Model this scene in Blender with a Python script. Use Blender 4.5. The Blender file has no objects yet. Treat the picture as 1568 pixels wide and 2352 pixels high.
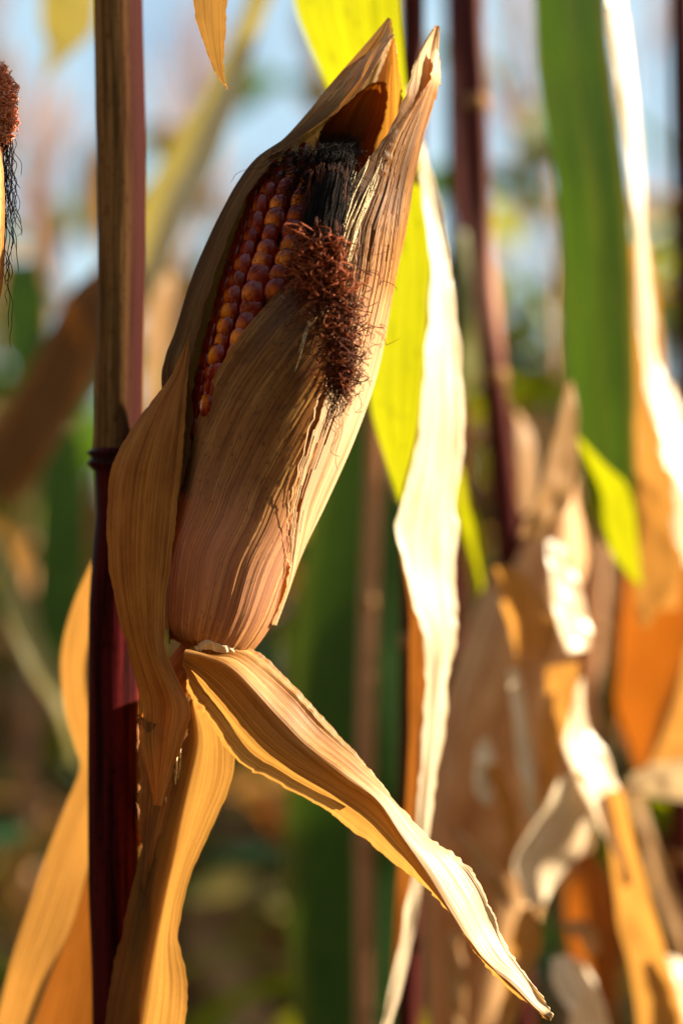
import bpy, math, random
import numpy as np
from mathutils import Vector
scene = bpy.context.scene
COL = scene.collection
# ---------------------------------------------------------------- camera, sky, sun, exposure
CAMZ = 1.10
cam = bpy.data.cameras.new('camera'); camo = bpy.data.objects.new('camera', cam); COL.objects.link(camo)
camo.location = (0, 0, CAMZ); camo.rotation_euler = (math.pi/2, 0, 0)
cam.sensor_fit = 'VERTICAL'; cam.sensor_height = 36; cam.sensor_width = 24; cam.lens = 50
cam.clip_start = 0.02; cam.clip_end = 600
cam.dof.use_dof = True; cam.dof.focus_distance = 0.482; cam.dof.aperture_fstop = 2.9
scene.camera = camo
SUN = Vector((0.88, 0.08, 0.40)).normalized()
SUN_EL = math.asin(SUN.z); SUN_AZ = math.atan2(SUN.x, SUN.y)      # clockwise from +Y
w = bpy.data.worlds.new('World'); scene.world = w; w.use_nodes = True
nt = w.node_tree; nt.nodes.clear()
o_ = nt.nodes.new('ShaderNodeOutputWorld'); bg = nt.nodes.new('ShaderNodeBackground')
sky = nt.nodes.new('ShaderNodeTexSky'); sky.sky_type = 'NISHITA'; sky.sun_disc = False
sky.sun_elevation = SUN_EL; sky.sun_rotation = SUN_AZ; sky.air_density = 1.0; sky.dust_density = 2.5
bg.inputs['Strength'].default_value = 0.05
sky.ozone_density = 0.6
wc = nt.nodes.new('ShaderNodeTexCoord'); wn = nt.nodes.new('ShaderNodeTexNoise'); wn.inputs['Scale'].default_value = 9.0; wn.inputs['Detail'].default_value = 6
wr = nt.nodes.new('ShaderNodeMapRange'); wr.inputs[1].default_value = 0.35; wr.inputs[2].default_value = 0.7; wr.inputs[3].default_value = 0.25; wr.inputs[4].default_value = 0.9
wm = nt.nodes.new('ShaderNodeMix'); wm.data_type = 'RGBA'; wm.inputs[7].default_value = (3.5, 4.9, 5.5, 1)
nt.links.new(wc.outputs['Generated'], wn.inputs['Vector']); nt.links.new(wn.outputs[0], wr.inputs[0]); nt.links.new(wr.outputs[0], wm.inputs[0])
nt.links.new(sky.outputs[0], wm.inputs[6]); nt.links.new(wm.outputs[2], bg.inputs['Color']); nt.links.new(bg.outputs[0], o_.inputs[0])
sd = bpy.data.lights.new('sun', 'SUN'); sd.energy = 5.0; sd.angle = math.radians(0.5); sd.color = (1.0, 0.83, 0.60)
so = bpy.data.objects.new('sun', sd); COL.objects.link(so); so.rotation_euler = SUN.to_track_quat('Z', 'Y').to_euler()
so.location = (3, 1, 4)
scene.view_settings.view_transform = 'Standard'; scene.view_settings.look = 'None'
scene.view_settings.exposure = 2.1; scene.view_settings.gamma = 1.0
scene.cycles.max_bounces = 8; scene.cycles.transmission_bounces = 8; scene.cycles.diffuse_bounces = 5

# ---------------------------------------------------------------- helpers
K = 0.72/2352.0            # metres per picture unit at one metre from the lens
YF = 0.50                  # distance of the ear's axis
S = K*YF
RNG = np.random.default_rng(7)
def P(px, py, Y):
    return np.array([(px-784.0)*K*Y, Y, CAMZ-(py-1176.0)*K*Y])
def H(px, py, dz=0.0):     # hero units: dz in picture units, negative = nearer
    return P(px, py, YF+dz*S)
def cr(pts, m):            # Catmull-Rom resample of an (n,...) array
    pts = np.asarray(pts, float); n = len(pts)
    t = np.linspace(0, n-1, m); i = np.clip(t.astype(int), 0, n-2); f = (t-i)
    ext = np.concatenate([2*pts[:1]-pts[1:2], pts, 2*pts[-1:]-pts[-2:-1]])
    p0, p1, p2, p3 = ext[i], ext[i+1], ext[i+2], ext[i+3]
    f = f.reshape((-1,)+(1,)*(pts.ndim-1))
    return 0.5*((2*p1)+(-p0+p2)*f+(2*p0-5*p1+4*p2-p3)*f*f+(-p0+3*p1-3*p2+p3)*f**3)
def noise1(n, freq, rng):
    k = rng.uniform(-1, 1, int(freq)+4); x = np.linspace(0, freq, n); i = x.astype(int); f = x-i; f = f*f*(3-2*f)
    return k[i]*(1-f)+k[i+1]*f
def noise2(nu, nv, fu, fv, rng):
    g = rng.uniform(-1, 1, (int(fv)+3, int(fu)+3))
    x = np.linspace(0, fu, nu); y = np.linspace(0, fv, nv)
    xi = x.astype(int); yi = y.astype(int); xf = x-xi; yf = y-yi
    xf = xf*xf*(3-2*xf); yf = (yf*yf*(3-2*yf))[:, None]
    a = g[yi][:, xi]*(1-xf)+g[yi][:, xi+1]*xf; b = g[yi+1][:, xi]*(1-xf)+g[yi+1][:, xi+1]*xf
    return a*(1-yf)+b*yf
def empty(name, loc, label, cat, group=None):
    o = bpy.data.objects.new(name, None); COL.objects.link(o); o.location = loc
    o.empty_display_size = 0.05; o['label'] = label; o['category'] = cat
    if group: o['group'] = group
    return o
def root_loc(o):
    l = Vector((0, 0, 0))
    while o is not None: l = l+o.location; o = o.parent
    return np.array(l)
def mkmesh(name, V, F, mat, parent=None, uv=None, tint=None, smooth=True, local=False):
    V = np.asarray(V, float)
    if parent is not None and not local: V = V-root_loc(parent)
    me = bpy.data.meshes.new(name); me.from_pydata(V.tolist(), [], [tuple(f) for f in F])
    me.materials.append(mat)
    li = np.empty(len(me.loops), dtype=np.int32); me.loops.foreach_get('vertex_index', li)
    if uv is not None:
        l = me.uv_layers.new(name='UVMap'); l.data.foreach_set('uv', np.asarray(uv, np.float32)[li].ravel())
    if tint is not None:
        a = me.color_attributes.new('tint', 'FLOAT_COLOR', 'POINT')
        c = np.ones((len(V), 4), np.float32); c[:, :3] = tint; a.data.foreach_set('color', c.ravel())
    if smooth: me.polygons.foreach_set('use_smooth', [True]*len(me.polygons))
    me.update(); o = bpy.data.objects.new(name, me); COL.objects.link(o)
    if parent is not None: o.parent = parent
    return o
def grid_faces(nu, nv, wrap=False):
    F = []
    for j in range(nv-1):
        for i in range(nu-1 if not wrap else nu):
            i2 = (i+1) % nu
            F.append((j*nu+i, j*nu+i2, (j+1)*nu+i2, (j+1)*nu+i))
    return F
def sheet(name, rows, mat, parent=None, nu=40, nv=100, rib=0.0, ribf=14, wav=0.0, wavf=(2, 5), rag=0.0, ragf=40,
          seed=1, ribm=None, tint=None, hero=True, drop=None):
    """rows[j][i] = (px,py,dz) hero units (or (px,py,Y) when hero=False); rib/wav displacements in mm"""
    rng = np.random.default_rng(seed)
    R = np.array(rows, float)                       # nv0,nu0,3
    A = cr(R, nv)
    A = cr(A.transpose(1, 0, 2), nu).transpose(1, 0, 2)      # nv,nu,3
    if rag:
        ew = np.abs(np.linspace(-1, 1, nu))**6
        A[:, :, 0] += np.sign(np.linspace(-1, 1, nu))[None]*ew[None]*(rag*(noise1(nv, ragf, rng)+0.6*noise1(nv, ragf*2.7, rng)))[:, None]
        A[:, :, 1] += ew[None]*(rag*noise1(nv, ragf, rng))[:, None]*0.6
    Y = YF+A[..., 2]*S if hero else A[..., 2]
    W = np.stack([(A[..., 0]-784)*K*Y, Y, CAMZ-(A[..., 1]-1176)*K*Y], -1)
    if rib or wav:
        du = np.gradient(W, axis=1); dv = np.gradient(W, axis=0); N = np.cross(du, dv)
        N /= (np.linalg.norm(N, axis=-1, keepdims=True)+1e-12)
        d = np.zeros((nv, nu))
        if rib:
            U_, V_ = np.meshgrid(np.linspace(0, 1, nu), np.linspace(0, 1, nv)); rm = ribm(U_, V_) if ribm else 1.0
            d += rm*rib*0.0003*(noise2(nu, nv, ribf, 1.2, rng)+0.7*noise2(nu, nv, ribf*2.1, 1.5, rng)+0.25*noise2(nu, nv, ribf*2.5, 14, rng))
        if wav: d += wav*0.0006*noise2(nu, nv, wavf[0], wavf[1], rng)
        W = W+N*d[..., None]
    wid = np.linalg.norm(np.diff(W, axis=1), axis=-1).sum(1).max()*100
    ln = np.concatenate([[0], np.cumsum(np.linalg.norm(np.diff(W[:, nu//2], axis=0), axis=-1))])*100
    uu = np.linspace(0, 1, nu)
    UV = np.stack(np.broadcast_arrays((uu*wid)[None], ln[:, None]), -1).reshape(-1, 2)
    UV = UV+rng.uniform(0, 50, 2)
    T = None
    if tint is not None:
        U, Vv = np.meshgrid(uu, np.linspace(0, 1, nv)); T = np.stack(tint(U, Vv, rng), -1).reshape(-1, 3)
    F = grid_faces(nu, nv)
    if drop is not None:                            # tears: cells that are missing
        U, Vv = np.meshgrid((uu[:-1]+uu[1:])/2, (np.linspace(0, 1, nv)[:-1]+np.linspace(0, 1, nv)[1:])/2)
        keep = ~drop(U, Vv, rng); keep = keep.ravel(); F = [f for f, k_ in zip(F, keep) if k_]
    Vv_ = W.reshape(-1, 3)
    o = mkmesh(name, Vv_, F, mat, parent, UV, T)
    return o
def blade(name, pts, mat, parent, tilt=0.0, bulge=0.0, nu=14, nv=60, **kw):
    """pts: (xl,yl,xr,yr,Y[,tilt]) ; right edge lies tilt*width farther, middle bulges toward the lens (share of width)"""
    rows = []
    for p in pts:
        xl, yl, xr, yr, Y = p[:5]; tl = p[5] if len(p) > 5 else tilt
        wd = math.hypot(xr-xl, yr-yl)*K*Y; r = []
        for k in range(5):
            f = k/4.0; y = Y+(f-0.5)*tl*wd-bulge*wd*(1-(2*f-1)**2)
            x = xl+(xr-xl)*f; yy = yl+(yr-yl)*f
            r.append((x, yy, y))
        rows.append(r)
    kw.setdefault('wav', 1.2); kw.setdefault('wavf', (2, 7))
    return sheet(name, rows, mat, parent, nu=nu, nv=nv, hero=False, **kw)
def frames(C):
    T = np.gradient(C, axis=0); T /= np.linalg.norm(T, axis=1, keepdims=True)+1e-12
    U = np.zeros_like(C); a = np.array([1.0, 0, 0]) if abs(T[0, 0]) < .9 else np.array([0, 1.0, 0])
    for i in range(len(C)):
        a = a-T[i]*np.dot(a, T[i]); a /= np.linalg.norm(a)+1e-12; U[i] = a
    return T, U, np.cross(T, U)
def tube_arrays(C, R, n=16):
    T, U, Vn = frames(C); th = np.linspace(0, 2*math.pi, n, endpoint=False)
    R = np.broadcast_to(np.asarray(R, float).reshape(len(C), -1), (len(C), n)) if np.ndim(R) else np.full((len(C), n), R)
    W = C[:, None]+R[..., None]*(np.cos(th)[None, :, None]*U[:, None]+np.sin(th)[None, :, None]*Vn[:, None])
    return W
def tube(name, C, R, mat, parent=None, n=24, tint=None, cap=True):
    C = np.asarray(C, float); W = tube_arrays(C, np.asarray(R, float), n+1 if False else n)
    nv = len(C); V = W.reshape(-1, 3); F = grid_faces(n, nv, True)
    rad = float(np.mean(R))*100
    ln = np.concatenate([[0], np.cumsum(np.linalg.norm(np.diff(C, axis=0), axis=-1))])*100
    th = np.linspace(0, 1, n, endpoint=False)
    UV = np.stack(np.broadcast_arrays((np.abs(th*2-1)*math.pi*rad)[None], ln[:, None]), -1).reshape(-1, 2)
    if cap:
        F.append(tuple(range(n))[::-1]); F.append(tuple(range((nv-1)*n, nv*n)))
    T = None
    if tint is not None:
        T = np.stack(tint(np.broadcast_to(th[None], (nv, n)), np.broadcast_to(np.linspace(0, 1, nv)[:, None], (nv, n))), -1).reshape(-1, 3)
    return mkmesh(name, V, F, mat, parent, UV, T)

# ---------------------------------------------------------------- materials
def newmat(name):
    m = bpy.data.materials.new(name); m.use_nodes = True; m.node_tree.nodes.clear(); return m, m.node_tree
def N_(nt, t, **k):
    n = nt.nodes.new(t)
    for a, b in k.items(): setattr(n, a, b)
    return n
def rgb(c): return (c[0], c[1], c[2], 1.0)
def mixrgb(nt, fac, a, b, bt='MIX'):
    n = N_(nt, 'ShaderNodeMix', data_type='RGBA', blend_type=bt); n.clamp_factor = True
    for s, v in ((n.inputs[0], fac), (n.inputs[6], a), (n.inputs[7], b)):
        if hasattr(v, 'is_linked') or isinstance(v, bpy.types.NodeSocket): nt.links.new(v, s)
        elif isinstance(v, (int, float)): s.default_value = v
        else: s.default_value = rgb(v)
    return n.outputs[2]
def math_(nt, op, a, b=0.0, clamp=False):
    n = N_(nt, 'ShaderNodeMath', operation=op); n.use_clamp = clamp
    for s, v in ((n.inputs[0], a), (n.inputs[1], b)):
        if isinstance(v, bpy.types.NodeSocket): nt.links.new(v, s)
        else: s.default_value = v
    return n.outputs[0]
def noise_uv(nt, uv, sx, sy, detail=3.0, rough=0.55):
    mp = N_(nt, 'ShaderNodeMapping'); mp.inputs['Scale'].default_value = (sx, sy, 1); nt.links.new(uv, mp.inputs[0])
    n = N_(nt, 'ShaderNodeTexNoise'); n.inputs['Scale'].default_value = 1.0; n.inputs['Detail'].default_value = detail
    n.inputs['Roughness'].default_value = rough; nt.links.new(mp.outputs[0], n.inputs['Vector']); return n.outputs[0]
def ramp(nt, fac, lo, hi):
    n = N_(nt, 'ShaderNodeMapRange'); n.inputs[1].default_value = lo; n.inputs[2].default_value = hi
    nt.links.new(fac, n.inputs[0]); return n.outputs[0]
def leafmat(name, dark, mid, light, trans, tfac=0.45, vein=9.0, rough=0.5, gloss=0.06, spots=0.0, bump=0.35,
            pink=(0.56, 0.27, 0.17), mould_shade=(0.065, 0.028, 0.007), pale=(0.80, 0.62, 0.38), blot=1.0, vsh=0.45):
    m, nt = newmat(name); L = nt.links
    uv = N_(nt, 'ShaderNodeUVMap').outputs[0]
    v1 = noise_uv(nt, uv, vein*0.75, 0.06, 2.0); v2 = noise_uv(nt, uv, vein*1.7, 0.10, 1.0)
    b1 = noise_uv(nt, uv, 1.6*blot, 0.45*blot, 4.0, 0.6)
    f = math_(nt, 'ADD', math_(nt, 'MULTIPLY', v1, 0.55), math_(nt, 'MULTIPLY', b1, 0.45))
    c = mixrgb(nt, ramp(nt, f, 0.38, 0.50), dark, mid)
    c = mixrgb(nt, ramp(nt, f, 0.50, 0.62), c, light)
    vl = ramp(nt, v2, 0.38, 0.55)                             # fine dark veins
    c = mixrgb(nt, math_(nt, 'MULTIPLY', math_(nt, 'SUBTRACT', 1.0, vl), vsh), c, dark)
    if spots:
        s1 = noise_uv(nt, uv, 9.0, 3.2, 3.0, 0.7); s1 = ramp(nt, s1, 0.57, 0.63)
        c = mixrgb(nt, math_(nt, 'MULTIPLY', s1, spots), c, mould_shade)
        s2 = noise_uv(nt, uv, 5.0, 0.9, 4.0, 0.7); s2 = ramp(nt, s2, 0.57, 0.70)
        c = mixrgb(nt, math_(nt, 'MULTIPLY', s2, spots*0.8), c, mould_shade)
    at = N_(nt, 'ShaderNodeAttribute', attribute_name='tint'); sp = N_(nt, 'ShaderNodeSeparateColor'); L.new(at.outputs['Color'], sp.inputs[0])
    c = mixrgb(nt, sp.outputs[0], c, mixrgb(nt, vl, tuple(x*0.7 for x in pink), pink))
    c = mixrgb(nt, sp.outputs[1], c, mixrgb(nt, vl, tuple(x*0.6 for x in mould_shade), mould_shade))  # green channel darkens: mould, and painted shade on some husks
    c = mixrgb(nt, sp.outputs[2], c, pale)
    df = N_(nt, 'ShaderNodeBsdfDiffuse'); L.new(c, df.inputs[0])
    tr = N_(nt, 'ShaderNodeBsdfTranslucent')
    tc = mixrgb(nt, math_(nt, 'ADD', math_(nt, 'MULTIPLY', f, 0.9), math_(nt, 'MULTIPLY', vl, 0.35), True), tuple(x*0.35 for x in trans), trans)
    tc = mixrgb(nt, sp.outputs[1], tc, tuple(x*0.25 for x in trans))
    L.new(tc, tr.inputs[0])
    mx = N_(nt, 'ShaderNodeMixShader'); mx.inputs[0].default_value = tfac; L.new(df.outputs[0], mx.inputs[1]); L.new(tr.outputs[0], mx.inputs[2])
    gl = N_(nt, 'ShaderNodeBsdfGlossy'); gl.inputs['Roughness'].default_value = rough; gl.inputs[0].default_value = (1, 1, 1, 1)
    mg = N_(nt, 'ShaderNodeMixShader'); mg.inputs[0].default_value = gloss*0.35; L.new(mx.outputs[0], mg.inputs[1]); L.new(gl.outputs[0], mg.inputs[2])
    bp = N_(nt, 'ShaderNodeBump'); bp.inputs['Strength'].default_value = bump; bp.inputs['Distance'].default_value = 0.0006
    L.new(math_(nt, 'ADD', v1, math_(nt, 'MULTIPLY', v2, 0.5)), bp.inputs['Height'])
    for n in (df, tr, gl): L.new(bp.outputs[0], n.inputs['Normal'])
    out = N_(nt, 'ShaderNodeOutputMaterial'); L.new(mg.outputs[0], out.inputs[0]); return m
M = {}
M['husk'] = leafmat('husk_dry', (0.15, 0.052, 0.011), (0.43, 0.19, 0.042), (0.68, 0.37, 0.105), (0.78, 0.26, 0.025), 0.28, 9, 0.45, 0.05, 1.0, 0.7, vsh=0.75)
M['husk_tip'] = leafmat('husk_tip', (0.18, 0.062, 0.013), (0.44, 0.20, 0.044), (0.68, 0.40, 0.125), (0.85, 0.36, 0.04), 0.40, 9, 0.5, 0.05, 0.8, 0.7, vsh=0.75)
M['husk_back'] = leafmat('husk_weathered', (0.10, 0.042, 0.011), (0.25, 0.125, 0.034), (0.44, 0.25, 0.075), (0.75, 0.36, 0.06), 0.26, 8, 0.55, 0.04, 0.9, 0.6, vsh=0.65)
M['husk_amber'] = leafmat('husk_amber', (0.14, 0.04, 0.01), (0.30, 0.09, 0.015), (0.46, 0.17, 0.03), (0.30, 0.085, 0.006), 0.50, 7, 0.5, 0.04, 0.3, 0.4)
M['husk_leaf'] = leafmat('husk_leaf', (0.20, 0.06, 0.010), (0.42, 0.165, 0.028), (0.56, 0.25, 0.055), (0.62, 0.20, 0.015), 0.33, 9, 0.5, 0.05, 0.25, 0.45)
M['gold'] = leafmat('leaf_gold', (0.30, 0.14, 0.035), (0.46, 0.25, 0.07), (0.58, 0.36, 0.12), (0.58, 0.28, 0.055), 0.48, 8, 0.5, 0.04, 0.5, 0.5, vsh=0.55)
M['droop'] = leafmat('leaf_drooping', (0.18, 0.06, 0.012), (0.44, 0.22, 0.055), (0.70, 0.45, 0.18), (0.56, 0.28, 0.055), 0.50, 8, 0.45, 0.06, 0.3, 0.6, vsh=0.6)
M['pale'] = leafmat('leaf_pale', (0.52, 0.36, 0.19), (0.76, 0.62, 0.42), (0.88, 0.78, 0.60), (0.90, 0.68, 0.36), 0.40, 5, 0.35, 0.10, 0.2, 0.5)
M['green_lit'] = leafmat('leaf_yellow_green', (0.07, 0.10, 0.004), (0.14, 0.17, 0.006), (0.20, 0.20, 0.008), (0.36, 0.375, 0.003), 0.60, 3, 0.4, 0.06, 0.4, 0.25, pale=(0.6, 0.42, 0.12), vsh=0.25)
M['green'] = leafmat('leaf_green', (0.012, 0.042, 0.012), (0.025, 0.078, 0.022), (0.05, 0.11, 0.022), (0.09, 0.18, 0.010), 0.40, 3, 0.45, 0.06, 0.0, 0.25, pale=(0.45, 0.32, 0.08), vsh=0.3)
M['olive'] = leafmat('leaf_olive', (0.10, 0.09, 0.02), (0.20, 0.17, 0.04), (0.32, 0.24, 0.08), (0.45, 0.36, 0.05), 0.45, 5, 0.4, 0.08, 0.1, 0.25)
M['brown'] = leafmat('leaf_brown', (0.10, 0.035, 0.012), (0.22, 0.095, 0.03), (0.36, 0.18, 0.06), (0.40, 0.13, 0.015), 0.35, 5, 0.5, 0.05, 0.3, 0.3)
M['tan'] = leafmat('leaf_tan', (0.20, 0.10, 0.035), (0.36, 0.20, 0.08), (0.52, 0.33, 0.15), (0.75, 0.36, 0.07), 0.40, 5, 0.5, 0.05, 0.3, 0.3)
def stalkmat(name, a, b, c, d, rough=0.4):
    """a,b: colours mixed by long streaks; tint.r -> c, tint.g -> d"""
    m, nt = newmat(name); L = nt.links; uv = N_(nt, 'ShaderNodeUVMap').outputs[0]
    n1 = noise_uv(nt, uv, 3.0, 0.10, 4.0, 0.6); n2 = noise_uv(nt, uv, 12.0, 0.25, 2.0)
    col = mixrgb(nt, ramp(nt, n1, 0.42, 0.58), a, b)
    n3 = noise_uv(nt, uv, 6.0, 2.0, 5.0, 0.7); col = mixrgb(nt, math_(nt, 'MULTIPLY', ramp(nt, n3, 0.54, 0.66), 0.7), col, tuple(x*0.4 for x in a))
    col = mixrgb(nt, math_(nt, 'MULTIPLY', ramp(nt, n2, 0.5, 0.7), 0.35), col, tuple(x*0.45 for x in a))
    at = N_(nt, 'ShaderNodeAttribute', attribute_name='tint'); sp = N_(nt, 'ShaderNodeSeparateColor'); L.new(at.outputs['Color'], sp.inputs[0])
    col = mixrgb(nt, sp.outputs[0], col, c); col = mixrgb(nt, sp.outputs[1], col, d)
    p = N_(nt, 'ShaderNodeBsdfPrincipled'); L.new(col, p.inputs['Base Color']); p.inputs['Roughness'].default_value = rough
    p.inputs['Specular IOR Level'].default_value = 0.02
    bp = N_(nt, 'ShaderNodeBump'); bp.inputs['Strength'].default_value = 0.4; bp.inputs['Distance'].default_value = 0.0008
    L.new(math_(nt, 'ADD', n1, math_(nt, 'MULTIPLY', n2, 0.4)), bp.inputs['Height']); L.new(bp.outputs[0], p.inputs['Normal'])
    out = N_(nt, 'ShaderNodeOutputMaterial'); L.new(p.outputs[0], out.inputs[0]); return m
M['husk_far'] = leafmat('husk_far', (0.40, 0.20, 0.08), (0.62, 0.36, 0.16), (0.80, 0.54, 0.28), (0.7, 0.30, 0.06), 0.25, 2, 0.5, 0.04, 0.4, 0.4)
M['stem'] = stalkmat('stem_maroon', (0.016, 0.003, 0.003), (0.075, 0.009, 0.010), (0.03, 0.012, 0.012), (0.16, 0.035, 0.05), 0.42)
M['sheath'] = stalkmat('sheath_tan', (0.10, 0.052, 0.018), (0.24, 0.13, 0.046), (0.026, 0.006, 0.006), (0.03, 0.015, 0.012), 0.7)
M['stem_far'] = stalkmat('stem_far', (0.04, 0.008, 0.009), (0.08, 0.020, 0.016), (0.50, 0.26, 0.20), (0.30, 0.17, 0.07), 0.4)
M['stem_tan'] = stalkmat('stem_tan', (0.36, 0.19, 0.10), (0.50, 0.30, 0.17), (0.5, 0.3, 0.2), (0.30, 0.17, 0.07), 0.5)
def simplemat(name, c, rough=0.6, spec=0.3, trans=None):
    m, nt = newmat(name); p = N_(nt, 'ShaderNodeBsdfPrincipled'); L = nt.links
    n = N_(nt, 'ShaderNodeTexNoise'); n.inputs['Scale'].default_value = 900; tc = N_(nt, 'ShaderNodeTexCoord'); L.new(tc.outputs['Object'], n.inputs['Vector'])
    L.new(mixrgb(nt, ramp(nt, n.outputs[0], 0.35, 0.65), tuple(x*0.6 for x in c), tuple(min(1, x*1.4) for x in c)), p.inputs['Base Color'])
    p.inputs['Roughness'].default_value = rough; p.inputs['Specular IOR Level'].default_value = spec
    out = N_(nt, 'ShaderNodeOutputMaterial'); L.new(p.outputs[0], out.inputs[0]); return m
M['silk'] = simplemat('silk_dry', (0.075, 0.017, 0.006), 0.55, 0.12)
M['silk_dark'] = simplemat('silk_dark', (0.007, 0.004, 0.003), 0.8, 0.12)
M['silk_curl'] = simplemat('silk_curl', (0.24, 0.055, 0.016), 0.5, 0.15)
M['silk_red'] = simplemat('silk_red', (0.55, 0.17, 0.07), 0.4, 0.4)
M['chaff'] = simplemat('cob_chaff', (0.02, 0.006, 0.005), 0.8, 0.1)
M['fibre'] = simplemat('husk_fibre', (0.78, 0.60, 0.34), 0.45, 0.35)
def kernelmat():
    m, nt = newmat('kernel'); L = nt.links
    tc = N_(nt, 'ShaderNodeTexCoord'); sp = N_(nt, 'ShaderNodeSeparateXYZ'); L.new(tc.outputs['Object'], sp.inputs[0])
    oi = N_(nt, 'ShaderNodeObjectInfo')
    n = N_(nt, 'ShaderNodeTexNoise'); n.inputs['Scale'].default_value = 420; n.inputs['Detail'].default_value = 3
    ad = N_(nt, 'ShaderNodeVectorMath', operation='ADD'); L.new(tc.outputs['Object'], ad.inputs[0]); L.new(oi.outputs['Location'], ad.inputs[1]); L.new(ad.outputs[0], n.inputs['Vector'])
    # colour: deep wine at the flanks, amber cap set left of the crown as a painted highlight, its spread random per kernel
    x = math_(nt, 'SUBTRACT', sp.outputs[0], -0.0007); d = math_(nt, 'SQRT', math_(nt, 'ADD', math_(nt, 'MULTIPLY', x, x), math_(nt, 'MULTIPLY', sp.outputs[1], sp.outputs[1])))
    d = math_(nt, 'ADD', d, math_(nt, 'MULTIPLY', math_(nt, 'SUBTRACT', n.outputs[0], 0.5), 0.0009))
    rs = math_(nt, 'ADD', -0.0003, math_(nt, 'MULTIPLY', oi.outputs['Random'], 0.0013))
    cap = N_(nt, 'ShaderNodeMapRange'); L.new(math_(nt, 'SUBTRACT', d, rs), cap.inputs[0]); cap.inputs[1].default_value = -0.0008; cap.inputs[2].default_value = 0.0013
    cap.inputs[3].default_value = 1.0; cap.inputs[4].default_value = 0.0
    amber = mixrgb(nt, oi.outputs['Random'], (0.48, 0.055, 0.004), (0.80, 0.24, 0.009))
    c = mixrgb(nt, cap.outputs[0], mixrgb(nt, n.outputs[0], (0.05, 0.0015, 0.001), (0.25, 0.009, 0.002)), amber)
    p = N_(nt, 'ShaderNodeBsdfPrincipled'); L.new(c, p.inputs['Base Color']); p.inputs['Roughness'].default_value = 0.14
    p.inputs['Subsurface Weight'].default_value = 0.12; p.inputs['Subsurface Radius'].default_value = (1.0, 0.35, 0.1); p.inputs['Subsurface Scale'].default_value = 0.0015
    p.inputs['Specular IOR Level'].default_value = 0.22; p.inputs['Coat Weight'].default_value = 0.22; p.inputs['Coat Roughness'].default_value = 0.04
    out = N_(nt, 'ShaderNodeOutputMaterial'); L.new(p.outputs[0], out.inputs[0]); return m
M['kernel'] = kernelmat()
def soilmat():
    m, nt = newmat('soil'); L = nt.links; tc = N_(nt, 'ShaderNodeTexCoord')
    n = N_(nt, 'ShaderNodeTexNoise'); n.inputs['Scale'].default_value = 9; n.inputs['Detail'].default_value = 8; L.new(tc.outputs['Object'], n.inputs['Vector'])
    n2 = N_(nt, 'ShaderNodeTexVoronoi'); n2.inputs['Scale'].default_value = 14; L.new(tc.outputs['Object'], n2.inputs['Vector'])
    c = mixrgb(nt, ramp(nt, n.outputs[0], 0.35, 0.65), (0.028, 0.016, 0.009), (0.07, 0.042, 0.022))
    c = mixrgb(nt, ramp(nt, n2.outputs['Distance'], 0.25, 0.1), c, (0.16, 0.09, 0.04))
    p = N_(nt, 'ShaderNodeBsdfPrincipled'); L.new(c, p.inputs['Base Color']); p.inputs['Roughness'].default_value = 0.95
    bp = N_(nt, 'ShaderNodeBump'); bp.inputs['Strength'].default_value = 0.8; bp.inputs['Distance'].default_value = 0.04; L.new(n.outputs[0], bp.inputs['Height']); L.new(bp.outputs[0], p.inputs['Normal'])
    out = N_(nt, 'ShaderNodeOutputMaterial'); L.new(p.outputs[0], out.inputs[0]); return m
M['soil'] = soilmat()

# ---------------------------------------------------------------- ground
gx = np.concatenate([np.linspace(-300, -9, 8), np.linspace(-8, 8, 81), np.linspace(9, 300, 8)])
gy = np.concatenate([np.linspace(-60, -5, 5), np.linspace(-4, 14, 91), np.linspace(15, 500, 10)])
GX, GY = np.meshgrid(gx, gy); near = (np.abs(GX) < 8.5)*(GY < 14.5)*(GY > -4.5)
GZ = (0.02*np.sin(GX*2*math.pi/0.75)+RNG.normal(0, 0.012, GX.shape))*near-0.03
g = mkmesh('ground', np.stack([GX, GY, GZ], -1).reshape(-1, 3), grid_faces(len(gx), len(gy)), M['soil']); g['kind'] = 'structure'

# ================================================================ HERO PLANT
base = P(270, 1176, 0.538); base[2] = 0
hero = empty('corn_plant', tuple(base), 'corn plant in sharp focus bearing the big half-open ear of red kernels', 'corn plant')
# ---- stalk, to the ground and on above the picture
def path(pts, m): return cr(np.array([P(*p) for p in pts]), m)
YS = 0.531
up = path([(268, 1064, YS), (272, 950, YS), (280, 500, YS), (272, 0, YS), (262, -700, YS), (262, -1500, YS)], 60)
lo_ = path([(262, 5000, YS), (266, 3600, YS), (272, 2400, YS), (262, 2000, YS), (262, 1500, YS), (268, 1200, YS), (270, 1050, YS)], 90)
k_ = K*YS
st = tube('stalk', lo_, np.interp(np.linspace(0, 1, 90), [0, .55, .72, .85, .97, 1], np.array([60, 58, 58, 46, 52, 56])*k_), M['stem'], hero, 32,
          tint=lambda u, v: (0.35*(np.sin(v*9+u*6) > 0.5)*0+0.0*u, 0*u, 0*u))
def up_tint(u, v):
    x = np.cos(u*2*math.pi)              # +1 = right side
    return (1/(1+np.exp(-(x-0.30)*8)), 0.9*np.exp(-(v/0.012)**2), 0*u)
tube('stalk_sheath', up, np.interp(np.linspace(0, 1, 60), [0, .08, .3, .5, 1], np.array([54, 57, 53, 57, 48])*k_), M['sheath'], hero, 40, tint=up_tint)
nd = path([(267, 1085, YS), (268, 1072, YS), (269, 1058, YS), (270, 1044, YS), (270, 1030, YS)], 14)
tube('stalk_node', nd, np.interp(np.linspace(0, 1, 14), [0, .3, .55, .8, 1], np.array([50, 68, 58, 72, 57])*k_), M['stem'], hero, 32,
     tint=lambda u, v: (0.9*(np.abs(v-0.55) < 0.2), 0*u, 0*u))

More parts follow.
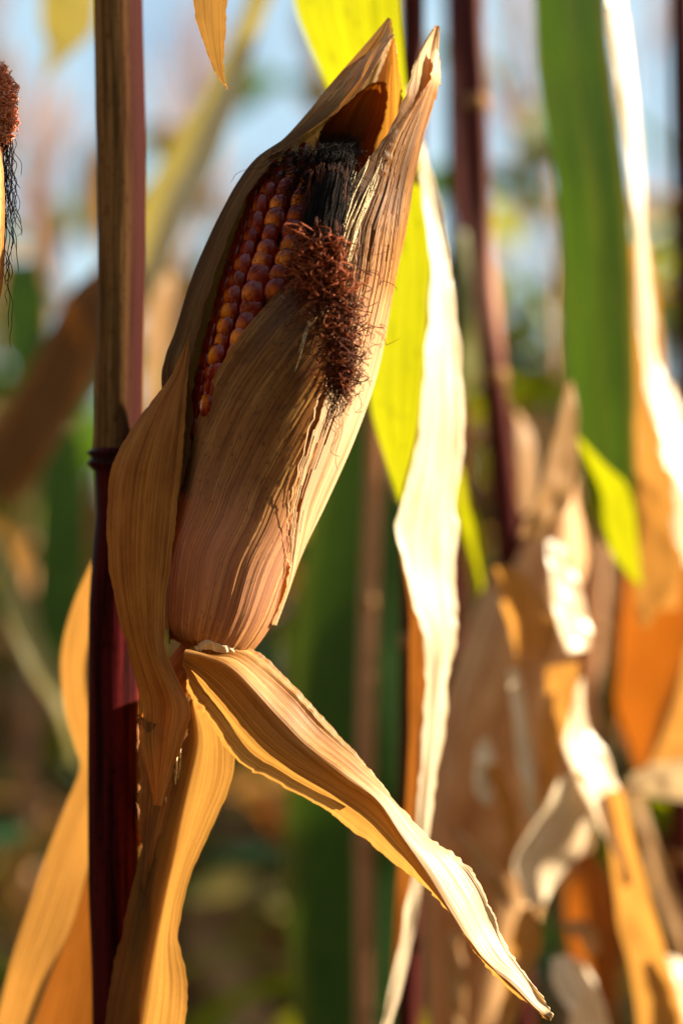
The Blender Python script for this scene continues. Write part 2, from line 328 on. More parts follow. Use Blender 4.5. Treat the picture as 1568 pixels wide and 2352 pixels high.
# ---- the ear: cob with kernels
COB = np.array([(545, 1180, 150), (580, 1080, 160), (602, 980, 168), (638, 830, 174), (672, 690, 170), (700, 585, 162), (718, 495, 150), (733, 425, 120), (741, 378, 78), (744, 352, 22)], float)
cobc = cr(COB, 200); cobd = np.gradient(cobc[:, :2], axis=0); cobd /= np.linalg.norm(cobd, axis=1, keepdims=True)
def cobpt(t, th, r=1.0, dr=0.0):
    i = t*199; i0 = int(min(max(i, 0), 198)); f = i-i0
    c = cobc[i0]*(1-f)+cobc[i0+1]*f; d = cobd[i0]*(1-f)+cobd[i0+1]*f; p = np.array([-d[1], d[0]]);
    if p[0] < 0: p = -p
    R = c[2]*r+dr; q = c[:2]+p*R*math.sin(th)
    return H(q[0], q[1], -R*math.cos(th)+10)
nth = 48; V = []
for j in range(80):
    for i in range(nth): V.append(cobpt(j/79.0, 2*math.pi*i/nth, 0.93))
V = np.array(V); Fc = grid_faces(nth, 80, True); Fc.append(tuple(range(nth))[::-1]); Fc.append(tuple(range(79*nth, 80*nth)))
ear = mkmesh('ear', V, Fc, M['chaff'], hero)
def kernel_mesh(name, seed):
    rng = np.random.default_rng(seed); nu, nv = 20, 14; V = []
    W, T, Hh = 0.0039, 0.0027, 0.0034
    for j in range(nv):
        ph = -math.pi/2+math.pi*j/(nv-1)
        for i in range(nu):
            a = 2*math.pi*i/nu; cx, cy = math.cos(a), math.sin(a); e = 2.15
            k = (abs(cx)**e+abs(cy)**e)**(-1/e); rr = max(0.0, math.cos(ph))**0.9; z = math.sin(ph)
            taper = 1.0-0.22*max(0, -z)
            V.append((W/2*1.02*cx*k*rr*taper*1.9/2*1.1, T/2*1.05*cy*k*rr*taper*2*1.02, Hh*0.5*(z if z < 0 else z*0.92)))
    V = np.array(V)*1.0; V += rng.normal(0, 0.00003, V.shape)
    F = grid_faces(nu, nv, True)
    me = bpy.data.meshes.new(name); me.from_pydata(V.tolist(), [], F); me.materials.append(M['kernel'])
    me.polygons.foreach_set('use_smooth', [True]*len(me.polygons)); me.update(); return me
kms = [kernel_mesh('kernel', s) for s in range(3)]
ln = np.concatenate([[0], np.cumsum(np.linalg.norm(np.diff(cobc[:, :2], axis=0), axis=1))])
# right border of the opening (left edge of the front husk), as x at a given y
EDGE = np.array([(440, 960), (500, 860), (560, 750), (630, 660), (700, 600), (760, 510), (790, 450), (828, 380), (860, 320)], float)
def edge_x(y): return float(np.interp(-y, -EDGE[:, 1], EDGE[:, 0]))
cnt = 0; NR = 18; ear_l = root_loc(ear)
for r in range(NR):
    th0 = -math.pi+2*math.pi*(r+0.35)/NR
    if th0 < -1.5 or th0 > 0.6: continue
    s = 20+(r % 2)*17
    while s < ln[-1]-12:
        t = float(np.interp(s, ln, np.linspace(0, 1, 200)))
        Rloc = float(np.interp(s, ln, cobc[:, 2])); sc = min(1.12, max(0.55, Rloc/150.0))
        c = cobpt(t, th0, 1.0, -6); px = c[0]/(K*c[1])+784; py = 1176-(c[2]-CAMZ)/(K*c[1])
        step = 35.5
        if px < edge_x(py)+25 and py < 985 and cnt < 99 and not (px > 705 and py < 400 and False):
            out = cobpt(t, th0, 1.0, 20)-cobpt(t, th0, 1.0, -20); ax = cobpt(min(1, t+.01), th0)-cobpt(max(0, t-.01), th0)
            z = Vector(out).normalized(); y = Vector(ax).normalized(); x = y.cross(z).normalized(); y = z.cross(x)
            # mesh: X across the row, Y along the ear
            from mathutils import Matrix
            wdt = (2*math.pi*Rloc/NR)*S/0.0040; lnn = step*S/0.00285
            jt = RNG.normal(0, 0.075, 3)
            m = Matrix((x*wdt*(1+jt[0])*0.93, y*lnn*(1+jt[1])*0.94, z*1.6*(1+jt[2]*0.9))).transposed().to_4x4()
            m.translation = Vector(c)-Vector(ear_l)+Vector(RNG.normal(0, 0.0002, 3))
            ko = bpy.data.objects.new('kernel', kms[cnt % 3]); COL.objects.link(ko); ko.parent = ear; ko.matrix_local = m; cnt += 1
        s += step
# ---- ear husk: sector sheets around the ear's axis
AX = [  # axis x,y, radius, at rising stations
 (478, 1476, 96), (500, 1400, 126), (527, 1290, 143), (556, 1195, 152), (580, 1110, 163), (625, 950, 188), (668, 790, 200), (725, 620, 180), (765, 485, 166), (810, 380, 136), (850, 285, 118), (893, 190, 98), (940, 105, 62), (985, 70, 16)]
AXa = np.array(AX, float); dd = np.gradient(AXa[:, :2], axis=0); dd /= np.linalg.norm(dd, axis=1, keepdims=True); pp = np.stack([-dd[:, 1], dd[:, 0]], 1); pp = np.where(pp[:, :1] < 0, -pp, pp)
def sector(j, a0, a1, n, off=0.0, flat=1.0):
    c = AXa[j]; p = pp[j]; R = c[2]; row = []
    for k in range(n):
        th = a0+(a1-a0)*k/(n-1.0); r = R+off*(1 if not callable(off) else 1)
        row.append((c[0]+p[0]*r*math.sin(th), c[1]+p[1]*r*math.sin(th), -r*math.cos(th)*flat))
    return row
def asn(a, R): return math.asin(max(-1, min(1, a/R)))
# main front husk (left edge = border of the opening)
LA = [-96, -126, -143, -150, -158, -160, -114, -30, 6, 22, 44, 44]
rows = [[(x-4, y+20, z) for x, y, z in sector(0, -1.4, 2.3, 8, -46)]]
for j in range(0, 12):
    a0 = asn(LA[j], AX[j][2]); rows.append(sector(j, a0, 2.3, 8))
rows.append([(958, 128, -40), (966, 126, -36), (975, 126, -20), (985, 128, 0), (994, 132, 10), (1000, 136, 20), (1000, 140, 30), (1000, 144, 40)])
rows.append([(1000, 58, -5), (1001, 58, -4), (1002, 58, -2), (1003, 59, 0), (1004, 60, 2), (1005, 61, 4), (1006, 62, 6), (1006, 63, 8)])
def front_tint(U, V, rng):
    n = noise2(U.shape[1], U.shape[0], 9, 4, rng); n2 = noise2(U.shape[1], U.shape[0], 26, 4, rng)
    pink = np.exp(-((V-0.22)/0.15)**2)*np.clip(0.75+0.4*n, 0, 1)*(0.7)
    mo_shade = np.clip((V-0.34)/0.25, 0, 1)*0.92*np.clip(0.75+0.35*n+0.3*n2, 0, 1)*np.clip((0.96-V)/0.15, 0, 1)
    pale = np.clip((V-0.86)/0.08, 0, 1)*0.5+np.exp(-(V/0.05)**2)*0.0  # paler toward the tip to paint in its sunlit glow
    return np.clip(pink, 0, 1), np.clip(mo_shade, 0, 1), pale
sheet('husk', rows, M['husk'], ear, nu=150, nv=260, rib=0.45, ribf=34, wav=0.9, wavf=(4, 5), rag=2.0, ragf=60, seed=3, ribm=lambda U, V: 1+1.7*np.exp(-((U-.47)/.09)**2)*np.clip(V*8, 0, 1), tint=front_tint)
# outer husk wrapped over the right side
OA = [(60, 1.9), (122, 1.95), (128, 2.0), (104, 2.0), (86, 2.05), (88, 2.1), (98, 2.1), (84, 2.1), (66, 2.1), (62, 2.0), (56, 1.9), (60, 1.7)]
rows = []
for j in range(1, 12):
    a, e = OA[j]; R = AX[j][2]; off = 9
    rows.append(sector(j, asn(a, R), e, 7, off))
rows[-1] = [(983, 188, -60), (987, 188, -50), (991, 190, -35), (996, 194, -15), (1001, 198, 0), (1004, 204, 15), (1006, 210, 30)]
rows.append([(998, 112, -14), (1000, 113, -12), (1003, 118, -8), (1006, 126, 0), (1009, 134, 4), (1011, 142, 8), (1012, 150, 12)])
def outer_tear(U, V, rng):
    k = (U*90).astype(int); h = rng.uniform(0, 1, 100)[k]; ph = rng.uniform(-.12, .12, 100)[k]
    dep = 0.42*np.exp(-((V-0.66-ph)/0.13)**2)+0.20*np.exp(-((V-0.25-ph)/0.10)**2)
    return (U < dep*(0.6+0.6*h)) & (h > 0.42) & (k > 0)
def outer_tint(U, V, rng):
    n = noise2(U.shape[1], U.shape[0], 14, 4, rng)
    mo_shade = np.exp(-((V-0.75)/0.14)**2)*0.85*np.clip(0.75+0.5*n, 0, 1)  # upper part painted darker to stand in for its unlit side
    pale = np.clip((V-0.90)/0.05, 0, 1)*0.9+np.clip((0.56-V)/0.15, 0, 1)*0.7*np.clip(0.8+0.5*n, 0, 1)  # clean pale husk low down; tip painted pale as sunlit
    return np.exp(-((V-0.42)/0.13)**2)*np.clip((0.45-U)/0.3, 0, 1)*0.6, mo_shade, np.clip(pale, 0, 1)
sheet('husk', rows, M['husk_tip'], ear, nu=90, nv=260, rib=0.55, ribf=18, wav=1.0, wavf=(3, 7), rag=4.5, ragf=70, seed=5, tint=outer_tint, drop=outer_tear)
# bright frayed fibres where the outer husk is torn
def strands(name, paths, rads, mat, parent, n=4):
    V = []; F = []; o = 0
    for C, r in zip(paths, rads):
        C = np.asarray(C); m = len(C); rr = r*np.clip(np.minimum(np.arange(m)+1.2, m-np.arange(m)+0.2)/3.0, 0.25, 1)
        W = tube_arrays(C, rr, n).reshape(-1, 3); V.append(W)
        F += [tuple(x+o for x in f) for f in grid_faces(n, m, True)]; o += len(W)
    return mkmesh(name, np.concatenate(V), F, mat, parent)
def ear_pt(st, a, off):          # point above the front husk: station (float), offset a in picture units, height off
    i = int(min(st, len(AX)-2)); f = st-i; c = AXa[i]*(1-f)+AXa[i+1]*f; p = pp[i]*(1-f)+pp[i+1]*f
    R = c[2]+off; a = max(-R+1, min(R-1, a)); return H(c[0]+p[0]*a, c[1]+p[1]*a, -math.sqrt(R*R-a*a))
ps = []; rs = []
rg = np.random.default_rng(11)
for k in range(34):
    a = rg.uniform(18, 105) if k < 60 else rg.uniform(-10, 140); s0 = rg.uniform(5.6, 8.3) if k < 70 else rg.uniform(0.6, 5.5)
    L_ = rg.uniform(0.5, 1.7) if k < 70 else rg.uniform(0.35, 1.0); dr = rg.uniform(-10, 8); o0 = rg.uniform(9, 14); a_ = a*(0.75 if s0 > 7 else 1)
    if k >= 70: a_ = rg.uniform(25, 120); o0 = rg.uniform(8, 12)
    ps.append([ear_pt(s0+L_*q, a_+dr*q+1.2*math.sin(q*7+k), o0+3*math.sin(q*3.1)) for q in np.linspace(0, 1, 14)]); rs.append(rg.uniform(0.6, 1.2)*S)
strands('husk_fibres', ps, rs, M['fibre'], ear)
# back husk on the left, its rim curling round the kernels
rows = [
 [(392, 1480, -40), (388, 1478, -20), (392, 1470, 20), (440, 1470, 70), (520, 1460, 90)],
 [(398, 1300, -60), (388, 1290, -30), (386, 1280, 20), (440, 1300, 110), (560, 1300, 150)],
 [(418, 1120, -75), (405, 1100, -50), (398, 1080, 10), (460, 1100, 130), (590, 1120, 170)],
 [(444, 965, -70), (410, 930, -50), (372, 890, 10), (430, 930, 130), (580, 980, 185)],
 [(436, 880, -78), (400, 845, -50), (384, 820, 10), (450, 870, 130), (600, 900, 190)],
 [(448, 800, -80), (425, 775, -50), (403, 765, 10), (480, 800, 130), (630, 840, 190)],
 [(476, 690, -88), (455, 675, -60), (432, 668, 0), (505, 700, 120), (670, 740, 185)],
 [(508, 590, -90), (490, 580, -65), (464, 592, 0), (560, 610, 120), (730, 640, 180)],
 [(548, 490, -92), (530, 480, -65), (508, 500, 0), (600, 510, 110), (770, 520, 170)],
 [(600, 405, -92), (575, 405, -65), (545, 424, 0), (650, 430, 110), (805, 440, 160)],
 [(655, 345, -98), (620, 345, -70), (588, 370, 0), (700, 370, 105), (835, 380, 150)],
 [(735, 282, -98), (700, 290, -75), (645, 330, 0), (745, 320, 90), (850, 320, 130)],
 [(800, 228, -80), (760, 235, -60), (703, 266, 0), (790, 260, 70), (868, 262, 110)],
 [(862, 150, -50), (820, 165, -40), (765, 188, 0), (830, 195, 50), (890, 200, 80)],
 [(899, 80, -18), (870, 92, -14), (834, 108, 0), (868, 115, 20), (900, 120, 40)],
 [(896, 42, -3), (894, 41, -2), (891, 40, 0), (895, 42, 2), (899, 45, 6)]]
def back_tint(U, V, rng):
    n = noise2(U.shape[1], U.shape[0], 8, 9, rng)
    mo_shade = np.exp(-((V-0.66)/0.12)**2)*0.65*np.clip(0.7+0.5*n, 0, 1)+np.clip((U-0.5)/0.2, 0, 1)*0.3
    pale = np.clip((V-0.80)/0.1, 0, 1)*0.65*np.clip(0.6+n, 0, 1)  # tips painted paler as if lit from behind
    mo_shade = np.maximum(mo_shade, np.clip((0.80-V)/0.08, 0, 1)*np.where(U < .3, .55, np.where(U < .52, .75, .95)))  # inner side painted darker to hold back sunlight leaking through
    return 0*U, np.clip(mo_shade, 0, 1)*(V < 0.86), pale
sheet('husk', rows, M['husk_back'], ear, nu=110, nv=240, rib=0.5, ribf=26, wav=0.7, wavf=(4, 8), rag=3.0, ragf=50, seed=8, tint=back_tint)
# folded flap over the upper rim, small tip at (905,80)
rows = [
 [(600, 372, -70), (625, 355, -95), (655, 345, -104)],
 [(660, 325, -60), (695, 310, -100), (738, 282, -108)],
 [(715, 268, -50), (765, 255, -88), (810, 226, -90)],
 [(775, 200, -40), (825, 188, -66), (856, 165, -62)],
 [(835, 130, -30), (868, 118, -40), (886, 108, -36)],
 [(902, 78, -22), (904, 78, -22), (906, 80, -22)]]
sheet('husk', rows, M['husk_tip'], ear, nu=50, nv=120, rib=0.45, ribf=12, rag=2.5, ragf=30, seed=12,
      tint=lambda U, V, r: (0*U, np.clip((0.55-V)/0.3, 0, 1)*0.6, np.clip((V-0.5)/0.3, 0, 1)*0.5))
# amber inner husk behind the silk, and the pale one rising at its right
rows = [
 [(690, 430, 60), (740, 440, 90), (800, 450, 90), (850, 430, 50)],
 [(720, 350, 50), (765, 350, 80), (815, 350, 80), (860, 340, 45)],
 [(742, 290, 30), (790, 280, 60), (840, 280, 60), (880, 285, 35)],
 [(790, 235, 15), (820, 225, 40), (860, 225, 45), (890, 230, 30)],
 [(855, 190, 5), (865, 188, 15), (875, 187, 20), (886, 188, 20)]]
sheet('husk', rows, M['husk_amber'], ear, nu=60, nv=90, rib=0.5, ribf=9, rag=2, seed=14, tint=lambda U, V, r: (0*U, np.clip((.72-V)/.3, 0, 1)*np.clip(1.1-U*.5, 0, 1), 0*U))  # lower end painted dark as the shadow the silk comes out of
rows = [
 [(820, 420, 95), (850, 420, 105), (890, 420, 95), (915, 420, 70)],
 [(835, 330, 85), (865, 330, 95), (900, 330, 85), (925, 330, 60)],
 [(852, 250, 60), (875, 245, 75), (905, 245, 70), (924, 250, 50)],
 [(868, 180, 35), (885, 175, 50), (905, 175, 50), (920, 185, 40)],
 [(888, 120, 20), (895, 112, 28), (905, 112, 30), (912, 122, 28)],
 [(900, 88, 10), (902, 86, 10), (904, 86, 12), (906, 90, 14)]]
sheet('husk', rows, M['husk_tip'], ear, nu=60, nv=110, rib=0.5, ribf=9, rag=3, seed=15, tint=lambda U, V, r: (0*U, 0*U, 0.5+0*U))
# left husk leaf, blade-like, in front of the stalk
rows = []
for (a, b) in [((352, 1850), (372, 1850)), ((338, 1780), (398, 1765)), ((322, 1700), (426, 1690)), ((322, 1610), (436, 1618)), ((296, 1500), (384, 1505)), ((268, 1400), (380, 1400)), ((248, 1300), (392, 1300)), ((243, 1200), (404, 1200)),
               ((250, 1100), (416, 1100)), ((275, 1030), (422, 1030)), ((310, 970), (426, 962)), ((350, 915), (429, 900)), ((392, 858), (434, 850)), ((434, 766), (438, 764))]:
    q = []; s_ = abs(b[0]-a[0])/160.0
    for k, dz in enumerate((-10, -60, -95, -110, -100)):
        f = k/4.0; q.append((a[0]+(b[0]-a[0])*f, a[1]+(b[1]-a[1])*f, -96+(dz+96)*s_))
    rows.append(q)
sheet('husk_leaf', rows, M['husk_leaf'], ear, nu=90, nv=200, rib=0.4, ribf=18, wav=1.0, wavf=(3, 6), rag=1.5, seed=21)
# shank, wrapped in torn sheath
sk = cr(np.array([H(318, 1935, 215), H(346, 1800, 140), H(365, 1700, 60), H(396, 1610, 20), H(425, 1550, 5), H(455, 1505, 0), (H(478, 1462, 0))]), 50)
tube('shank', sk, np.interp(np.linspace(0, 1, 50), [0, .3, .5, .7, .85, 1], np.array([16, 28, 48, 50, 46, 84])*S), M['husk_leaf'], ear, 40)
rows = [
 [(318, 1640, -40), (350, 1660, -75), (390, 1665, -80), (432, 1630, -50)],
 [(322, 1750, -20), (350, 1750, -40), (385, 1740, -45), (425, 1720, -20)],
 [(318, 1900, 20), (338, 1900, 0), (360, 1890, 0), (385, 1880, 20)],
 [(316, 2050, 60), (328, 2050, 50), (338, 2040, 50), (350, 2030, 60)],
 [(316, 2200, 100), (320, 2200, 95), (325, 2200, 95), (330, 2200, 100)]]
sheet('shank_sheath', rows, M['brown'], ear, nu=70, nv=110, rib=0.9, ribf=9, wav=1.5, wavf=(3, 5), rag=6, ragf=20, seed=23)
rows = []
for y, x, w_ in [(1590, 330, 20), (1700, 334, 34), (1850, 336, 34), (2000, 338, 28), (2150, 334, 24), (2352, 332, 22), (2700, 330, 22), (3000, 326, 12)]:
    rows.append([(x-w_*.5, y, 90), (x+w_*.2, y+5, 150), (x+w_*.5, y+8, 220), (x+w_*.3, y+5, 290), (x-w_*.3, y, 340)])
sheet('shading_sheath', rows, M['brown'], hero, nu=30, nv=90, rib=0.5, ribf=9, wav=1.2, wavf=(2, 5), rag=4, ragf=20, seed=24)  # strip added edge-on to shade the right side of the stalk
ps = []; rs = []
for k in range(9):
    x0 = rg.uniform(370, 440); y0 = rg.uniform(1600, 1720); L_ = rg.uniform(60, 190); dx = (400-x0)*0.3+rg.uniform(-25, 10)
    ps.append([H(x0+dx*q+4*math.sin(q*5+k), y0+L_*q, -70+60*q+rg.uniform(-4, 4)) for q in np.linspace(0, 1, 12)]); rs.append(rg.uniform(1.2, 3.2)*S)
strands('shank_fibres', ps, rs, M['fibre'], ear)
# torn pale collar where the drooping husk leaves
rows = [[(455, 1500, -95), (480, 1480, -100), (505, 1478, -98), (545, 1500, -80)],
        [(452, 1478, -96), (478, 1470, -100), (512, 1484, -98), (532, 1478, -84)],
        [(450, 1492, -90), (480, 1492, -92), (512, 1500, -90), (540, 1490, -80)]]
sheet('collar', rows, M['pale'], ear, nu=40, nv=16, rib=0.9, ribf=8, rag=5, ragf=8, seed=25)
# drooping husk leaf: lower panel, crease, upper panel
LO = [(415, 1540), (440, 1600), (472, 1655), (546, 1747), (626, 1796), (749, 1864), (823, 1919), (915, 1990), (982, 2048), (1038, 2110), (1087, 2182), (1118, 2221), (1167, 2262), (1222, 2319), (1262, 2345)]
CR = [(424, 1500), (478, 1512), (540, 1544), (644, 1655), (700, 1710), (786, 1780), (866, 1836), (921, 1919), (982, 2005), (1038, 2098), (1090, 2178), (1122, 2218), (1172, 2258), (1226, 2312), (1266, 2342)]
UP = [(440, 1490), (490, 1492), (560, 1500), (665, 1580), (735, 1660), (835, 1753), (900, 1830), (982, 1919), (1044, 1962), (1093, 2018), (1130, 2098), (1161, 2171), (1196, 2226), (1240, 2285), (1271, 2331)]
rows = []
for i, (a, c, b) in enumerate(zip(LO, CR, UP)):
    s_ = 1.0 if i < 11 else (14-i)/4.0; z0 = -110-4*i if i < 4 else -126
    rows.append([(a[0], a[1], z0+80*s_), (a[0]*.6+c[0]*.4, a[1]*.6+c[1]*.4, z0+34*s_), (a[0]*.25+c[0]*.75, a[1]*.25+c[1]*.75, z0-8*s_), (c[0], c[1], z0-22*s_),
                 (c[0]*.6+b[0]*.4, c[1]*.6+b[1]*.4, z0+4*s_), (c[0]*.2+b[0]*.8, c[1]*.2+b[1]*.8, z0+34*s_), (b[0], b[1], z0+44*s_)])
def droop_tint(U, V, rng):
    n = noise2(U.shape[1], U.shape[0], 10, 6, rng)
    br = np.exp(-((U-0.36)/0.13)**2)*np.exp(-((V-0.18)/0.30)**2)*0.65*np.clip(0.8+0.4*n, 0, 1)  # brown shade cast by the upper panel, painted below the crease
    return 0*U, br+np.clip((V-0.965)/0.02, 0, 1)*0.5, np.clip((V-0.35)/0.3, 0, 1)*np.clip((U-0.5)/0.05, 0, 1)*0.95  # last channel paints the sunlit cream of the upper panel
sheet('husk_leaf', rows, M['droop'], ear, nu=100, nv=260, rib=0.6, ribf=22, wav=1.6, wavf=(4, 14), rag=4, ragf=75, seed=31, tint=droop_tint)
# second strip behind it
rows = []
for a, b, z in [((505, 1500), (548, 1478), -60), ((560, 1560), (613, 1511), -50), ((650, 1640), (690, 1592), -46), ((730, 1720), (761, 1668), -46), ((800, 1790), (838, 1752), -52), ((850, 1830), (880, 1806), -60)]:
    rows.append([(a[0], a[1], z), ((a[0]+b[0])/2, (a[1]+b[1])/2, z-16), (b[0], b[1], z+14)])
sheet('husk_leaf', rows, M['gold'], ear, nu=30, nv=120, rib=0.3, ribf=7, wav=0.6, rag=2, seed=33)
# long husk leaf hanging down below the shank
rows = []
for l, m_, r, z in [((425, 1600), (440, 1602), (455, 1606), -40), ((400, 1700), (452, 1700), (520, 1660), -10), ((372, 1800), (434, 1800), (538, 1775), 10), ((342, 1900), (411, 1900), (492, 1885), 30), ((310, 2020), (386, 2020), (436, 2010), 45),
                    ((278, 2150), (360, 2150), (410, 2150), 55), ((255, 2250), (342, 2255), (432, 2268), 60), ((238, 2352), (326, 2352), (430, 2360), 65), ((225, 2500), (310, 2500), (400, 2500), 75), ((215, 2700), (290, 2700), (340, 2700), 85), ((240, 2900), (260, 2900), (280, 2900), 90)]:
    w_ = r[0]-m_[0]; rows.append([(l[0], l[1], z+10), ((l[0]+m_[0])/2, (l[1]+m_[1])/2, z+4), (m_[0], m_[1], z+30), ((r[0]+m_[0])/2, (r[1]+m_[1])/2, z+24-.32*w_), (r[0], r[1], z+20-.55*w_)])
sheet('husk_leaf', rows, M['gold'], ear, nu=70, nv=180, rib=0.4, ribf=12, wav=1.0, wavf=(3, 9), rag=3, ragf=22, seed=35,
      tint=lambda U, V, r: (0*U, np.clip((0.48-U)/0.06, 0, 1)*0.8, 0*U))  # shade of the left panel painted into its colour

# ---- silk
def silk_strand(rg, p0, p1, curl, nm=26, z0=0, z1=0, amp=1.0, sag=0):
    t = np.linspace(0, 1, nm); f1, f2 = rg.uniform(1.2, 5.0, 2)*curl; a1, a2, a3 = rg.uniform(0, 6.28, 3)
    env = np.clip(t*4, 0, 1)
    x = p0[0]+(p1[0]-p0[0])*t+amp*env*(np.sin(t*6.28*f1+a1)+0.5*np.sin(t*6.28*f2*1.7+a2))
    y = p0[1]+(p1[1]-p0[1])*t+amp*env*(np.cos(t*6.28*f2+a3)*0.9)+sag*4*t*(1-t)
    z = z0+(z1-z0)*t+amp*0.7*env*np.sin(t*6.28*f2+a2)
    return [H(a, b, c) for a, b, c in zip(x, y, z)]
ps = []; rs = []
rg = np.random.default_rng(5)
for k in range(620):           # dark bundle lying over the cob tip
    f = rg.uniform(0, 1); g_ = rg.normal(0, 1); q = rg.uniform(0, 1)
    x0 = 735+68*f+rg.uniform(-8, 8); x1 = 694+84*f+g_*7; dzz = rg.uniform(-16, 16)-26*math.sin(f*math.pi)
    yt = 290+rg.uniform(0, 60); bend = rg.normal(0, 7)
    C = cr(np.array([(x0+16+rg.uniform(-34, 26), yt+10, 30), (x0+8+bend+rg.uniform(-9, 9), 345, -70+dzz), (x0+bend*.5, 390, -138+dzz), ((x0+x1)/2+bend, 460, -172+dzz), (x1, 545+rg.uniform(-25, 15), -186+dzz), (x1-4+rg.normal(0, 9), 610, -176+dzz)]), 24)
    ps.append([H(*c) for c in C]); rs.append(rg.uniform(0.45, 1.1)*S)
for k in range(330):            # loose hairs fanning over the cob tip, thickened to fill in its dark shadow
    x0 = 665+150*rg.uniform(0, 1)**.8; y0 = rg.uniform(325, 415)
    ps.append(silk_strand(rg, (x0, y0), (x0+rg.normal(-30, 40), y0+rg.uniform(10, 90)), 0.4, 24, -150, -165, rg.uniform(4, 14))); rs.append(0.55*S)
strands('silk_bundle', ps, rs, M['silk_dark'], ear, 4)
ps = []; rs = []; ps2 = []; rs2 = []
for k in range(620):           # the tangled knot and the mass below
    t = rg.uniform(0, 1)**1.15; cx = np.interp(t, [0, .25, .5, .75, 1], [728, 738, 768, 784, 784]); cy = 545+315*t
    wd = np.interp(t, [0, .2, .38, .5, .7, 1], [34, 70, 54, 40, 36, 20])
    x0 = cx+wd*np.clip(rg.normal(0, .55), -1.05, 1.05); y0 = cy+rg.uniform(-20, 20); dx = rg.normal(0, 34); dy = rg.uniform(-20, 85)
    bz = -203-30*rg.uniform(0, 1)*(1-abs(x0-cx)/(wd*1.1+1))
    A_, B_ = (ps, rs) if rg.random() < .62 else (ps2, rs2)
    A_.append(silk_strand(rg, (x0, y0), (x0+dx, y0+dy), rg.uniform(0.3, 1.1), 34, bz, bz+rg.uniform(-12, 14), rg.uniform(4, 17))); B_.append(rg.uniform(0.5, 1.15)*S)
for k in range(110):           # brown threads running down over the dark bundle
    x0 = rg.uniform(712, 800); ps.append(silk_strand(rg, (x0, rg.uniform(370, 470)), (x0-rg.uniform(5, 40), 580+rg.uniform(-30, 30)), 0.35, 26, -178, -212, rg.uniform(2, 6))); rs.append(rg.uniform(0.45, 0.8)*S)
for k in range(46):            # thicker looping threads in the knot
    x0 = rg.uniform(668, 795); y0 = rg.uniform(545, 660)
    ps2.append(silk_strand(rg, (x0, y0), (x0+rg.normal(0, 30), y0+rg.uniform(-30, 50)), 0.5, 30, -228, -238, rg.uniform(10, 22))); rs2.append(rg.uniform(1.0, 1.7)*S)
strands('silk_curls', ps2, rs2, M['silk_curl'], ear, 4)
for k in range(24):            # upright frayed ends
    x0 = rg.uniform(715, 775); ps.append(silk_strand(rg, (x0, 600), (x0+rg.uniform(-8, 14), 505+rg.uniform(-8, 45)), 0.5, 16, -225, -228, 3)); rs.append(1.3*S)
for k in range(90):            # trailing ends
    x0 = rg.uniform(745, 825); y0 = rg.uniform(780, 880)
    ps.append(silk_strand(rg, (x0, y0), (768+rg.normal(0, 22), y0+rg.uniform(60, 130)), 0.6, 30, -212, -205, rg.uniform(3, 9))); rs.append(rg.uniform(0.6, 1.0)*S)
for k in range(4): ps.append(silk_strand(rg, (770+4*k, 900), (762+rg.normal(0, 12), 1000+25*k), 0.5, 40, -210, -200, 9)); rs.append(0.6*S)
for k in range(46):            # fly-away hairs round the knot and over the husk
    x0 = rg.uniform(640, 800); y0 = rg.uniform(560, 800); a = rg.uniform(0, 6.28); L_ = rg.uniform(30, 110)
    ps.append(silk_strand(rg, (x0, y0), (x0+L_*math.cos(a), y0+L_*abs(math.sin(a))), 0.4, 26, -215, -212, rg.uniform(8, 18))); rs.append(0.55*S)
strands('silk', ps, rs, M['silk'], ear, 4)
ps = []; rs = []
for k in range(95):            # fine hairs straying over the kernels
    t = rg.uniform(0.40, 0.97); th = rg.uniform(-1.1, -0.1); c0 = cobpt(t, th, 1.0, 14+rg.uniform(0, 8)); px = c0[0]/(K*c0[1])+784; py = 1176-(c0[2]-CAMZ)/(K*c0[1])
    zz = (c0[1]-YF)/S; a = rg.uniform(0.2, 2.4); L_ = rg.uniform(25, 80)
    ps.append(silk_strand(rg, (px, py), (px+L_*math.cos(a), py+L_*math.sin(a)), 0.4, 22, zz, zz-8, rg.uniform(4, 12))); rs.append(0.5*S)
strands('silk_hairs', ps, rs, M['silk'], ear, 3)
# ---- leaves of the same plant
# dry tip hanging in at the top
blade('leaf', [(190, -1100, 330, -1150, .53), (300, -1500, 420, -1420, .52), (420, -1300, 560, -1350, .51), (440, -700, 570, -700, .49), (436, -250, 548, -250, .482), (447, 0, 520, 0, .480), (462, 75, 517, 75, .480), (485, 140, 514, 140, .480), (506, 182, 518, 182, .480), (522, 205, 524, 206, .480)],
      M['droop'], hero, tilt=-1.05, nu=30, nv=200, rib=0.3, ribf=9, rag=1.5, seed=41, tint=lambda U, V, r: (0*U, 0.6*(V < .93), 0*U))
# yellow leaf behind the stalk, bottom left
blade('leaf', [(262, 1190, 280, 1190, .57), (212, 1285, 262, 1280, .57), (165, 1390, 262, 1400, .572), (142, 1500, 262, 1500, .573), (150, 1620, 262, 1620, .574), (172, 1710, 262, 1720, .574), (184, 1765, 262, 1770, .574), (150, 1850, 240, 1850, .574), (108, 1960, 214, 1960, .574),
               (70, 2080, 172, 2100, .572), (30, 2200, 124, 2225, .57), (-5, 2330, 84, 2352, .57), (-70, 2550, 20, 2560, .57), (-100, 2900, -80, 2900, .57)], M['gold'], hero, tilt=-0.75, nu=40, nv=160, rib=0.3, ribf=9, seed=42, wav=1.6)
blade('leaf', [(240, 1780, 268, 1780, .59), (196, 1900, 262, 1900, .595), (176, 2020, 262, 2020, .60), (120, 2150, 268, 2150, .605), (70, 2300, 262, 2300, .61), (20, 2500, 230, 2500, .615), (0, 2900, 100, 2900, .62)], M['brown'], hero, tilt=-0.60, bulge=.1, nu=30, nv=100, rib=0.3, ribf=9, seed=43)
